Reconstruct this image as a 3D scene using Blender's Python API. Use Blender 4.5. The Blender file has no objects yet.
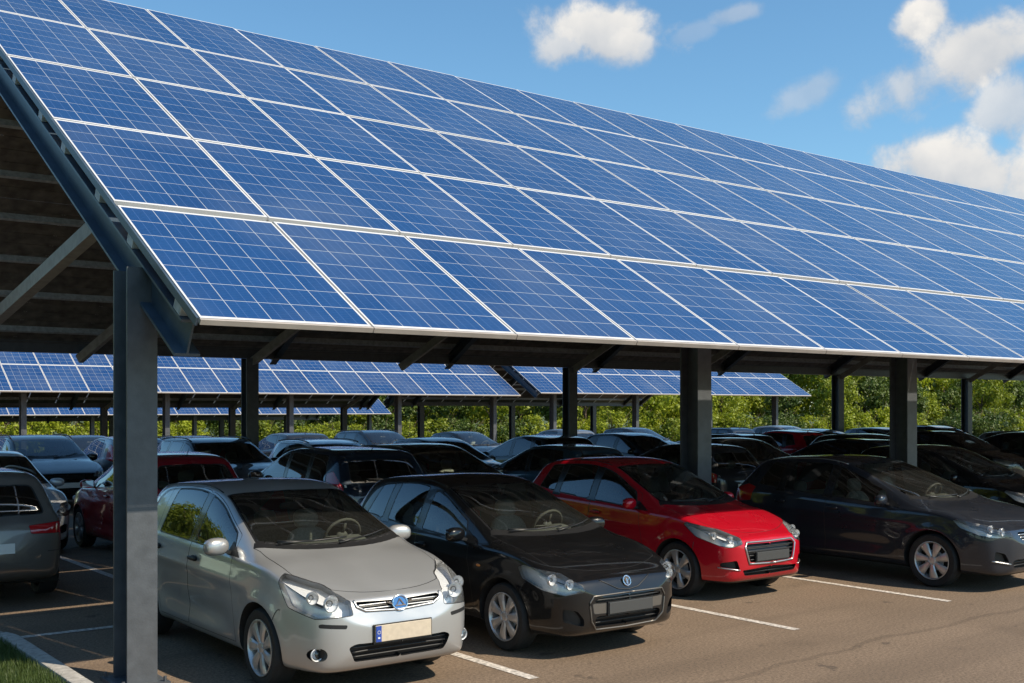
import bpy, bmesh, math, random
import numpy as np
from mathutils import Vector, Matrix
from mathutils.bvhtree import BVHTree
from mathutils.interpolate import poly_3d_calc
R = math.radians
rng = random.Random(7)
nrng = np.random.default_rng(7)
scn = bpy.context.scene
COL = scn.collection

# ------------------------------------------------------------------ camera
CAM_H = 2.2
FPX, HORIZ = 1122.0, 408.0
FWD = Vector((0.6047, 0.7964, 0)); RIGHT = Vector((0.7964, -0.6047, 0)); UP = Vector((0, 0, 1))
cam_d = bpy.data.cameras.new('camera'); cam = bpy.data.objects.new('camera', cam_d); COL.objects.link(cam)
cam.location = (0, 0, CAM_H); cam.rotation_euler = (R(90), 0, -math.atan2(0.6047, 0.7964))
cam_d.sensor_width = 36; cam_d.lens = FPX / 1024 * 36; cam_d.shift_y = (HORIZ - 341.5) / 1024
cam_d.clip_start = 0.1; cam_d.clip_end = 6000
scn.camera = cam
scn.view_settings.view_transform = 'Standard'; scn.view_settings.look = 'None'
scn.view_settings.exposure = 0.3; scn.view_settings.gamma = 1.0
scn.cycles.max_bounces = 8; scn.cycles.transparent_max_bounces = 16
# ------------------------------------------------------------------ sun + sky
SUN_TO = Vector((0.45, -0.87, 1.0)).normalized()
SUN_EL = math.asin(SUN_TO.z); SUN_AZ = math.atan2(SUN_TO.x, SUN_TO.y)
sun_d = bpy.data.lights.new('sun', 'SUN'); sun = bpy.data.objects.new('sun', sun_d); COL.objects.link(sun)
sun_d.energy = 4.9; sun_d.angle = R(0.5); sun_d.color = (1.0, 0.88, 0.70)
sun.rotation_euler = (-SUN_TO).to_track_quat('-Z', 'Y').to_euler(); sun.location = (20, -30, 40)

world = bpy.data.worlds.new('World'); scn.world = world; world.use_nodes = True
def build_world():
    nt = world.node_tree; N = nt.nodes; Lk = nt.links; N.clear()
    out = N.new('ShaderNodeOutputWorld'); bg = N.new('ShaderNodeBackground')
    sky = N.new('ShaderNodeTexSky'); sky.sky_type = 'NISHITA'; sky.sun_disc = False
    sky.sun_elevation = SUN_EL; sky.sun_rotation = SUN_AZ
    sky.air_density = 1.0; sky.dust_density = 0.5; sky.ozone_density = 2.2; sky.altitude = 50
    bg.inputs['Strength'].default_value = 0.136
    Lk.new(bg.outputs[0], out.inputs[0])
    tc = N.new('ShaderNodeTexCoord'); D = tc.outputs['Generated']
    def m(op, a, b=None, c=None, clamp=False):
        n = N.new('ShaderNodeMath'); n.operation = op; n.use_clamp = clamp
        for i, v in enumerate((a, b, c)):
            if v is None: continue
            if isinstance(v, (int, float)): n.inputs[i].default_value = v
            else: Lk.new(v, n.inputs[i])
        return n.outputs[0]
    def dot(vec):
        n = N.new('ShaderNodeVectorMath'); n.operation = 'DOT_PRODUCT'
        Lk.new(D, n.inputs[0]); n.inputs[1].default_value = vec; return n.outputs['Value']
    nz = N.new('ShaderNodeTexNoise'); nz.inputs['Scale'].default_value = 17; nz.inputs['Detail'].default_value = 9
    nz.inputs['Roughness'].default_value = 0.60; nz.inputs['Distortion'].default_value = 0.15
    Lk.new(D, nz.inputs['Vector'])
    nb = m('SUBTRACT', nz.outputs['Fac'], 0.5)
    nz2 = N.new('ShaderNodeTexNoise'); nz2.inputs['Scale'].default_value = 34; nz2.inputs['Detail'].default_value = 6
    Lk.new(D, nz2.inputs['Vector'])
    tot = None; lift = None
    # (azimuth px, elevation px, half width px, half height px, tilt, density)
    clouds = [(606, 36, 62, 30, 0.0, 1.0), (566, 46, 34, 20, 0.1, .9), (636, 44, 30, 18, 0, .9), (738, 14, 24, 9, .25, .42), (690, 34, 26, 9, .3, .25), (925, 20, 24, 18, .4, 1.0),
              (975, 45, 62, 40, .45, 1.0), (905, 88, 52, 28, .5, .75), (812, 90, 42, 15, .5, .42), (1015, 105, 34, 36, .6, .8),
              (975, 172, 92, 32, -.1, 1.0), (1090, 130, 70, 60, 0, 1.0), (1080, 190, 80, 60, 0, 1.0)]
    for (px, py, hw, hh, tl, den) in clouds:
        c = (FWD + RIGHT * ((px - 512) / FPX) + UP * ((HORIZ - py) / FPX)).normalized()
        r = (RIGHT - c * RIGHT.dot(c)).normalized(); u = r.cross(c).normalized()
        r2 = r * math.cos(tl) + u * math.sin(tl); u2 = -r * math.sin(tl) + u * math.cos(tl)
        a = m('DIVIDE', dot(r2), hw * 1.15 / FPX); b = m('DIVIDE', dot(u2), hh * 1.15 / FPX)
        # flat-ish bottoms: stretch lower half
        d = m('SQRT', m('ADD', m('MULTIPLY', a, a), m('MULTIPLY', b, b)))
        front = m('GREATER_THAN', dot(c), 0.5)
        v = m('ADD', m('SUBTRACT', 1.0, d), m('MULTIPLY', nb, 2.6))
        v = m('MULTIPLY', m('MULTIPLY', v, 1.4, clamp=True), front)
        sm = N.new('ShaderNodeMapRange'); sm.interpolation_type = 'SMOOTHSTEP'; Lk.new(v, sm.inputs['Value'])
        v = m('MULTIPLY', sm.outputs['Result'], den)
        tot = v if tot is None else m('MAXIMUM', tot, v)
        lf = m('MULTIPLY', v, m('ADD', m('MULTIPLY', b, 0.45), 0.5, clamp=True))
        lift = lf if lift is None else m('MAXIMUM', lift, lf)
    colr = N.new('ShaderNodeMix'); colr.data_type = 'RGBA'
    colr.inputs['A'].default_value = (3.0, 3.3, 3.7, 1); colr.inputs['B'].default_value = (5.6, 5.4, 5.1, 1)
    Lk.new(m('ADD', lift, m('MULTIPLY', m('SUBTRACT', nz2.outputs['Fac'], .5), 0.9), clamp=True), colr.inputs['Factor'])
    mix = N.new('ShaderNodeMix'); mix.data_type = 'RGBA'
    Lk.new(tot, mix.inputs['Factor'])
    hs = N.new('ShaderNodeHueSaturation'); hs.inputs['Saturation'].default_value = 1.10; hs.inputs['Value'].default_value = 1.0
    Lk.new(sky.outputs[0], hs.inputs['Color'])
    tint = N.new('ShaderNodeMix'); tint.data_type = 'RGBA'; tint.blend_type = 'MULTIPLY'; tint.inputs['Factor'].default_value = 1
    tint.inputs['B'].default_value = (.84, 1.03, 1.01, 1); Lk.new(hs.outputs[0], tint.inputs['A'])
    Lk.new(tint.outputs['Result'], mix.inputs['A']); Lk.new(colr.outputs['Result'], mix.inputs['B'])
    Lk.new(mix.outputs['Result'], bg.inputs['Color'])
build_world()

# ------------------------------------------------------------------ materials
def nodes_of(name):
    mt = bpy.data.materials.new(name); mt.use_nodes = True
    nt = mt.node_tree; return mt, nt, nt.nodes, nt.links, nt.nodes['Principled BSDF']
def principled(name, col, rough=.5, metal=0, coat=0, noise=None, bump=None, spec=.5):
    mt, nt, N, L, b = nodes_of(name)
    b.inputs['Base Color'].default_value = (*col, 1); b.inputs['Roughness'].default_value = rough
    b.inputs['Metallic'].default_value = metal; b.inputs['Coat Weight'].default_value = coat
    b.inputs['Coat Roughness'].default_value = .04; b.inputs['Specular IOR Level'].default_value = spec
    if noise or bump:
        tc = N.new('ShaderNodeTexCoord')
    if noise:
        sc, amt = noise
        nz = N.new('ShaderNodeTexNoise'); nz.inputs['Scale'].default_value = sc; nz.inputs['Detail'].default_value = 6
        L.new(tc.outputs['Object'], nz.inputs['Vector'])
        mp = N.new('ShaderNodeMapRange'); mp.inputs['From Min'].default_value = .3; mp.inputs['From Max'].default_value = .7
        mp.inputs['To Min'].default_value = 1 - amt; mp.inputs['To Max'].default_value = 1 + amt
        L.new(nz.outputs['Fac'], mp.inputs['Value'])
        mx = N.new('ShaderNodeMix'); mx.data_type = 'RGBA'; mx.blend_type = 'MULTIPLY'; mx.inputs['Factor'].default_value = 1
        mx.inputs['A'].default_value = (*col, 1); L.new(mp.outputs['Result'], mx.inputs['B'])
        L.new(mx.outputs['Result'], b.inputs['Base Color'])
    if bump:
        sc, st = bump
        nz = N.new('ShaderNodeTexNoise'); nz.inputs['Scale'].default_value = sc; nz.inputs['Detail'].default_value = 4
        L.new(tc.outputs['Object'], nz.inputs['Vector'])
        bp = N.new('ShaderNodeBump'); bp.inputs['Strength'].default_value = st; bp.inputs['Distance'].default_value = .01
        L.new(nz.outputs['Fac'], bp.inputs['Height']); L.new(bp.outputs[0], b.inputs['Normal'])
    return mt
M = {}
M['steel'] = principled('painted_steel', (.070, .077, .088), .45, 0, noise=(9, .18), bump=(60, .12))
M['brace'] = principled('brace_steel', (.27, .25, .225), .5, 0, noise=(9, .2))
M['steel_blue'] = principled('blue_grey_steel', (.05, .075, .105), .42, 0, noise=(5, .2))
M['galv'] = principled('galvanised', (.44, .455, .47), .5, .1, noise=(14, .25))
M['alu'] = principled('aluminium_frame', (.74, .72, .70), .38, .15, noise=(3, .06))
M['fascia'] = principled('fascia', (.40, .35, .31), .5, 0, noise=(4, .12))
M['backsheet'] = principled('backsheet', (.10, .08, .065), .6, 0, noise=(3, .35))
M['soffit'] = principled('soffit_boards', (.150, .130, .112), .7, 0, noise=(5, .4))
M['panel_grey'] = principled('panel_grey', (.17, .155, .14), .35, .6)
M['black'] = principled('black_plastic', (.012, .012, .013), .45, bump=(150, .05))
M['gloss_black'] = principled('gloss_black', (.012, .012, .013), .18, 0, .6)
M['rubber'] = principled('rubber', (.014, .014, .014), .75, noise=(20, .3))
M['trim'] = principled('interior_trim', (.075, .077, .072), .8)
M['seat'] = principled('seat_fabric', (.34, .36, .32), .9, noise=(60, .2))
M['chrome'] = principled('chrome', (.72, .73, .74), .12, 1.0)
M['satin'] = principled('satin_metal', (.50, .50, .50), .3, .9)
M['alloy'] = principled('alloy', (.52, .51, .50), .34, .65, noise=(8, .1))
M['dark_disc'] = principled('brake_dark', (.03, .03, .03), .5, .5)
M['plate'] = principled('plate_beige', (.52, .44, .34), .5, noise=(25, .08))
M['plate_dark'] = principled('plate_dark', (.05, .05, .05), .5)
M['plate_white'] = principled('plate_white', (.7, .7, .68), .5)
M['eu_blue'] = principled('blue_band', (.02, .06, .32), .4)
M['emblem_blue'] = principled('emblem_blue', (.05, .16, .38), .25, .3, 1)
M['red_lens'] = principled('red_lens', (.42, .008, .012), .12, 0, 1)
M['amber'] = principled('amber_lens', (.6, .2, .03), .15, 0, 1)
M['reflector'] = principled('reflector', (.86, .87, .88), .30, .15, coat=.6, bump=(26, .25))
M['mirror'] = principled('mirror_glass', (.8, .82, .85), .03, 1)
M['concrete'] = principled('kerb_concrete', (.36, .34, .31), .85, noise=(18, .25), bump=(60, .3))
M['line'] = principled('line_paint', (.52, .47, .42), .7, noise=(26, .55), bump=(120, .3))
M['bark'] = principled('bark', (.11, .075, .05), .9, noise=(6, .4), bump=(20, .6))

def glass(name, tint, base=.07, dust=.010):
    mt, nt, N, L, b = nodes_of(name); N.remove(b)
    out = N['Material Output']
    tr = N.new('ShaderNodeBsdfTransparent'); tr.inputs[0].default_value = (*tint, 1)
    gl = N.new('ShaderNodeBsdfGlossy'); gl.inputs['Roughness'].default_value = .015; gl.inputs['Color'].default_value = (.95, .97, 1, 1)
    fr = N.new('ShaderNodeFresnel'); fr.inputs['IOR'].default_value = 1.52
    ad = N.new('ShaderNodeMath'); ad.operation = 'ADD'; ad.inputs[1].default_value = base; ad.use_clamp = True
    L.new(fr.outputs[0], ad.inputs[0])
    mx = N.new('ShaderNodeMixShader'); L.new(ad.outputs[0], mx.inputs[0]); L.new(tr.outputs[0], mx.inputs[1]); L.new(gl.outputs[0], mx.inputs[2])
    # a thin film of dust on the outside
    df = N.new('ShaderNodeBsdfDiffuse'); df.inputs[0].default_value = (.50, .50, .46, 1)
    m2 = N.new('ShaderNodeMixShader'); m2.inputs[0].default_value = dust
    L.new(mx.outputs[0], m2.inputs[1]); L.new(df.outputs[0], m2.inputs[2])
    L.new(m2.outputs[0], out.inputs[0]); return mt
M['glass'] = glass('window_glass', (.42, .47, .45))
M['screen'] = glass('windscreen_glass', (.90, .95, .90), .06, .014)
M['privacy'] = glass('tinted_glass', (.20, .23, .24), .10)
M['lens'] = glass('lamp_lens', (.93, .94, .95), .02, .02)

def paint(name, col, metal=0.0, rough=.35, coat=1.0):
    """lacquered paint; the inner side of a panel is dark trim"""
    mt, nt, N, L, b = nodes_of(name)
    b.inputs['Metallic'].default_value = metal; b.inputs['Specular IOR Level'].default_value = .15
    b.inputs['Coat Weight'].default_value = coat; b.inputs['Coat Roughness'].default_value = .035
    tc = N.new('ShaderNodeTexCoord')
    nz = N.new('ShaderNodeTexNoise'); nz.inputs['Scale'].default_value = 2.6; nz.inputs['Detail'].default_value = 7
    L.new(tc.outputs['Object'], nz.inputs['Vector'])
    mp = N.new('ShaderNodeMapRange'); mp.inputs['From Min'].default_value = .35; mp.inputs['From Max'].default_value = .75
    mp.inputs['To Min'].default_value = rough - .05; mp.inputs['To Max'].default_value = rough + .12
    L.new(nz.outputs['Fac'], mp.inputs['Value']); L.new(mp.outputs['Result'], b.inputs['Roughness'])
    # road film towards the sills, a thin dusty layer with its own ragged edge
    sx = N.new('ShaderNodeSeparateXYZ'); L.new(tc.outputs['Object'], sx.inputs[0])
    md = N.new('ShaderNodeMapRange'); md.inputs['From Min'].default_value = .52; md.inputs['From Max'].default_value = .16
    md.inputs['To Min'].default_value = 0; md.inputs['To Max'].default_value = .14
    L.new(sx.outputs['Z'], md.inputs['Value'])
    nm = N.new('ShaderNodeMath'); nm.operation = 'MULTIPLY'; L.new(md.outputs['Result'], nm.inputs[0]); L.new(nz.outputs['Fac'], nm.inputs[1])
    mx = N.new('ShaderNodeMix'); mx.data_type = 'RGBA'; mx.inputs['A'].default_value = (*col, 1); mx.inputs['B'].default_value = (.16, .13, .10, 1)
    L.new(nm.outputs[0], mx.inputs['Factor']); L.new(mx.outputs['Result'], b.inputs['Base Color'])
    if metal > .2:
        v = N.new('ShaderNodeTexNoise'); v.inputs['Scale'].default_value = 900; L.new(tc.outputs['Object'], v.inputs['Vector'])
        bp = N.new('ShaderNodeBump'); bp.inputs['Strength'].default_value = .06; bp.inputs['Distance'].default_value = .002
        L.new(v.outputs['Fac'], bp.inputs['Height']); L.new(bp.outputs[0], b.inputs['Normal'])
    gm = N.new('ShaderNodeNewGeometry'); tb = N.new('ShaderNodeBsdfDiffuse'); tb.inputs[0].default_value = (.09, .09, .085, 1)
    ms = N.new('ShaderNodeMixShader'); L.new(gm.outputs['Backfacing'], ms.inputs[0]); L.new(b.outputs[0], ms.inputs[1]); L.new(tb.outputs[0], ms.inputs[2])
    L.new(ms.outputs[0], N['Material Output'].inputs[0])
    return mt
PAINT = {
    'silver': paint('silver_paint', (.455, .455, .455), .6, .34),
    'black': paint('black_paint', (.0045, .0048, .0056), 0, .32),
    'red': paint('red_paint', (.44, .004, .016), .1, .3),
    'grey': paint('dark_grey_paint', (.026, .031, .042), .4, .32),
    'taupe': paint('taupe_paint', (.17, .155, .14), .55, .33),
    'white': paint('pale_silver_paint', (.62, .63, .64), .3, .3),
    'maroon': paint('maroon_paint', (.22, .008, .016), .1, .3),
    'navy': paint('navy_paint', (.010, .020, .036), .2, .3),
    'blue': paint('steel_blue_paint', (.045, .10, .16), .5, .33),
    'charcoal': paint('charcoal_paint', (.024, .026, .030), .4, .32),
    'dsilver': paint('mid_grey_paint', (.21, .22, .23), .6, .33),
}

def panel_material():
    mt, nt, N, L, b = nodes_of('solar_cells')
    uv = N.new('ShaderNodeUVMap'); sp = N.new('ShaderNodeSeparateXYZ'); L.new(uv.outputs[0], sp.inputs[0])
    def m(op, a, bb=None, c=None, clamp=False):
        n = N.new('ShaderNodeMath'); n.operation = op; n.use_clamp = clamp
        for i, v in enumerate((a, bb, c)):
            if v is None: continue
            if isinstance(v, (int, float)): n.inputs[i].default_value = v
            else: L.new(v, n.inputs[i])
        return n.outputs[0]
    # u,v run 0..1 over a panel (integer part = panel number)
    X = m('MULTIPLY', sp.outputs[0], 5.0); Y = m('MULTIPLY', sp.outputs[1], 7.0)
    def line(t, w):
        f = m('ABSOLUTE', m('SUBTRACT', m('FRACT', m('ADD', t, .5)), .5)); return m('LESS_THAN', f, w)
    grid = m('MAXIMUM', line(X, .011), line(Y, .012))
    bus = m('MAXIMUM', line(m('MULTIPLY', X, 3), .028), 0.0)
    fin = line(m('MULTIPLY', Y, 9), .07)
    cell = N.new('ShaderNodeTexWhiteNoise'); cell.noise_dimensions = '2D'
    cv = N.new('ShaderNodeCombineXYZ'); L.new(m('FLOOR', X), cv.inputs[0]); L.new(m('FLOOR', Y), cv.inputs[1]); L.new(cv.outputs[0], cell.inputs['Vector'])
    vor = N.new('ShaderNodeTexVoronoi'); vor.inputs['Scale'].default_value = 60; L.new(uv.outputs[0], vor.inputs['Vector'])
    oi = N.new('ShaderNodeObjectInfo')
    base = N.new('ShaderNodeMix'); base.data_type = 'RGBA'
    base.inputs['A'].default_value = (.006, .034, .122, 1); base.inputs['B'].default_value = (.012, .058, .182, 1)
    f = m('ADD', m('MULTIPLY', cell.outputs['Value'], .35), m('MULTIPLY', vor.outputs['Color'], .3))
    f = m('ADD', f, m('MULTIPLY', oi.outputs['Random'], .35))
    L.new(f, base.inputs['Factor'])
    m1 = N.new('ShaderNodeMix'); m1.data_type = 'RGBA'; L.new(base.outputs['Result'], m1.inputs['A']); m1.inputs['B'].default_value = (.13, .22, .46, 1)
    L.new(m('MULTIPLY', m('MAXIMUM', bus, m('MULTIPLY', fin, .35)), .30), m1.inputs['Factor'])
    m2 = N.new('ShaderNodeMix'); m2.data_type = 'RGBA'; L.new(m1.outputs['Result'], m2.inputs['A']); m2.inputs['B'].default_value = (.46, .49, .52, 1)
    L.new(m('MULTIPLY', grid, .9), m2.inputs['Factor']); 
    # dust
    tc = N.new('ShaderNodeTexCoord'); gm = N.new('ShaderNodeNewGeometry')
    dn = N.new('ShaderNodeTexNoise'); dn.inputs['Scale'].default_value = .7; dn.inputs['Detail'].default_value = 8; L.new(gm.outputs['Position'], dn.inputs['Vector'])
    m3 = N.new('ShaderNodeMix'); m3.data_type = 'RGBA'; L.new(m2.outputs['Result'], m3.inputs['A']); m3.inputs['B'].default_value = (.30, .33, .36, 1)
    L.new(m('MULTIPLY', m('SUBTRACT', dn.outputs['Fac'], .42, clamp=True), .40), m3.inputs['Factor'])
    L.new(m3.outputs['Result'], b.inputs['Base Color'])
    b.inputs['Roughness'].default_value = .12; b.inputs['Specular IOR Level'].default_value = .5
    rr = N.new('ShaderNodeMapRange'); rr.inputs['To Min'].default_value = .10; rr.inputs['To Max'].default_value = .24; L.new(dn.outputs['Fac'], rr.inputs['Value']); L.new(rr.outputs['Result'], b.inputs['Roughness'])
    return mt
M['cells'] = panel_material()

def asphalt_material():
    mt, nt, N, L, b = nodes_of('asphalt')
    gm = N.new('ShaderNodeNewGeometry'); P = gm.outputs['Position']
    def nz(s, d=6, r=.55):
        n = N.new('ShaderNodeTexNoise'); n.inputs['Scale'].default_value = s; n.inputs['Detail'].default_value = d; n.inputs['Roughness'].default_value = r
        L.new(P, n.inputs['Vector']); return n.outputs['Fac']
    def ramp(fac, stops):
        r = N.new('ShaderNodeValToRGB'); e = r.color_ramp.elements
        e[0].position, e[0].color = stops[0][0], (*stops[0][1], 1); e[1].position, e[1].color = stops[1][0], (*stops[1][1], 1)
        for p, c in stops[2:]:
            x = e.new(p); x.color = (*c, 1)
        L.new(fac, r.inputs[0]); return r.outputs[0]
    def mix(a, bb, f, mode='MIX'):
        x = N.new('ShaderNodeMix'); x.data_type = 'RGBA'; x.blend_type = mode
        L.new(a, x.inputs['A']) if not isinstance(a, tuple) else setattr(x.inputs['A'], 'default_value', a)
        L.new(bb, x.inputs['B']) if not isinstance(bb, tuple) else setattr(x.inputs['B'], 'default_value', bb)
        L.new(f, x.inputs['Factor']) if not isinstance(f, float) else setattr(x.inputs['Factor'], 'default_value', f)
        return x.outputs['Result']
    c = ramp(nz(.35, 8), [(.3, (.152, .111, .078)), (.72, (.206, .151, .107))])
    g = ramp(nz(38, 5, .85), [(.34, (.36, .36, .37)), (.66, (1.72, 1.68, 1.62))])
    c = mix(c, g, 1.0, 'MULTIPLY')
    st = ramp(nz(1.1, 5), [(.60, (0, 0, 0)), (.72, (1, 1, 1))])
    s2 = N.new('ShaderNodeMath'); s2.operation = 'MULTIPLY'; s2.inputs[1].default_value = .32; L.new(st, s2.inputs[0])
    c = mix(c, (.10, .072, .05, 1), s2.outputs[0])
    od = ramp(nz(3.1, 3), [(.655, (0, 0, 0)), (.70, (.55, .55, .55))])
    c = mix(c, (.05, .038, .03, 1), od)
    # tyre-worn sweeps along the aisle
    mp = N.new('ShaderNodeMapping'); mp.inputs['Scale'].default_value = (.10, 1.4, 1); mp.inputs['Rotation'].default_value = (0, 0, R(4)); L.new(P, mp.inputs[0])
    sw = N.new('ShaderNodeTexNoise'); sw.inputs['Scale'].default_value = 1; sw.inputs['Detail'].default_value = 4; L.new(mp.outputs[0], sw.inputs['Vector'])
    sf = ramp(sw.outputs['Fac'], [(.52, (0, 0, 0)), (.62, (.28, .28, .28))])
    c = mix(c, (.10, .072, .05, 1), sf)
    # sealed joints along the aisle, meandering a little
    sx = N.new('ShaderNodeSeparateXYZ'); L.new(P, sx.inputs[0])
    jn = N.new('ShaderNodeTexNoise'); jn.inputs['Scale'].default_value = .8; jn.inputs['Detail'].default_value = 6; L.new(P, jn.inputs['Vector'])
    def mth(op, a_, b_, c_=None):
        n = N.new('ShaderNodeMath'); n.operation = op
        for i, v in enumerate((a_, b_, c_)):
            if v is None: continue
            if isinstance(v, (int, float)): n.inputs[i].default_value = v
            else: L.new(v, n.inputs[i])
        return n.outputs[0]
    for (v0, slope, w_, dk) in ((6.15, .05, .040, .34), (12.9, 0, .04, .3)):
        d = mth('SUBTRACT', mth('ADD', sx.outputs[1], mth('MULTIPLY', jn.outputs['Fac'], .55)), mth('MULTIPLY_ADD', sx.outputs[0], slope, v0))
        f = mth('MULTIPLY', mth('LESS_THAN', mth('ABSOLUTE', d, 0.0), w_), dk)
        c = mix(c, (.07, .05, .035, 1), f)
    L.new(c, b.inputs['Base Color']); b.inputs['Roughness'].default_value = .82; b.inputs['Specular IOR Level'].default_value = .3
    bp = N.new('ShaderNodeBump'); bp.inputs['Strength'].default_value = .5; bp.inputs['Distance'].default_value = .006
    L.new(nz(140, 3, .7), bp.inputs['Height']); L.new(bp.outputs[0], b.inputs['Normal'])
    return mt
M['asphalt'] = asphalt_material()

def leaf_material(name, dark, light, trans):
    mt, nt, N, L, b = nodes_of(name)
    gm = N.new('ShaderNodeNewGeometry'); oi = N.new('ShaderNodeObjectInfo')
    nz = N.new('ShaderNodeTexNoise'); nz.inputs['Scale'].default_value = .9; nz.inputs['Detail'].default_value = 5; L.new(gm.outputs['Position'], nz.inputs['Vector'])
    a = N.new('ShaderNodeMath'); a.operation = 'ADD'; L.new(nz.outputs['Fac'], a.inputs[0])
    r = N.new('ShaderNodeMath'); r.operation = 'MULTIPLY_ADD'; L.new(gm.outputs['Random Per Island'], r.inputs[0]); r.inputs[1].default_value = .5; r.inputs[2].default_value = -.25
    L.new(r.outputs[0], a.inputs[1])
    r2 = N.new('ShaderNodeMath'); r2.operation = 'MULTIPLY_ADD'; L.new(oi.outputs['Random'], r2.inputs[0]); r2.inputs[1].default_value = .5; r2.inputs[2].default_value = -.25
    a2 = N.new('ShaderNodeMath'); a2.operation = 'ADD'; a2.use_clamp = True; L.new(a.outputs[0], a2.inputs[0]); L.new(r2.outputs[0], a2.inputs[1])
    mx = N.new('ShaderNodeMix'); mx.data_type = 'RGBA'; mx.inputs['A'].default_value = (*dark, 1); mx.inputs['B'].default_value = (*light, 1); L.new(a2.outputs[0], mx.inputs['Factor'])
    L.new(mx.outputs['Result'], b.inputs['Base Color']); b.inputs['Roughness'].default_value = .55
    tl = N.new('ShaderNodeBsdfTranslucent'); L.new(mx.outputs['Result'], tl.inputs[0])
    ms = N.new('ShaderNodeMixShader'); ms.inputs[0].default_value = trans; L.new(b.outputs[0], ms.inputs[1]); L.new(tl.outputs[0], ms.inputs[2])
    L.new(ms.outputs[0], N['Material Output'].inputs[0]); return mt
M['leaf'] = leaf_material('leaf', (.105, .15, .011), (.43, .48, .026), .42)
M['leaf_dark'] = leaf_material('leaf_dark', (.030, .065, .010), (.13, .18, .018), .3)
M['grass'] = leaf_material('grass_blade', (.03, .06, .012), (.09, .13, .03), .3)
M['lawn'] = principled('lawn', (.045, .07, .02), .9, noise=(8, .4))
M['terrain'] = principled('terrain', (.06, .085, .025), .95, noise=(.3, .4))
M['soil_strip'] = principled('paving', (.2, .165, .13), .85, noise=(7, .25), bump=(80, .3))

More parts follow.
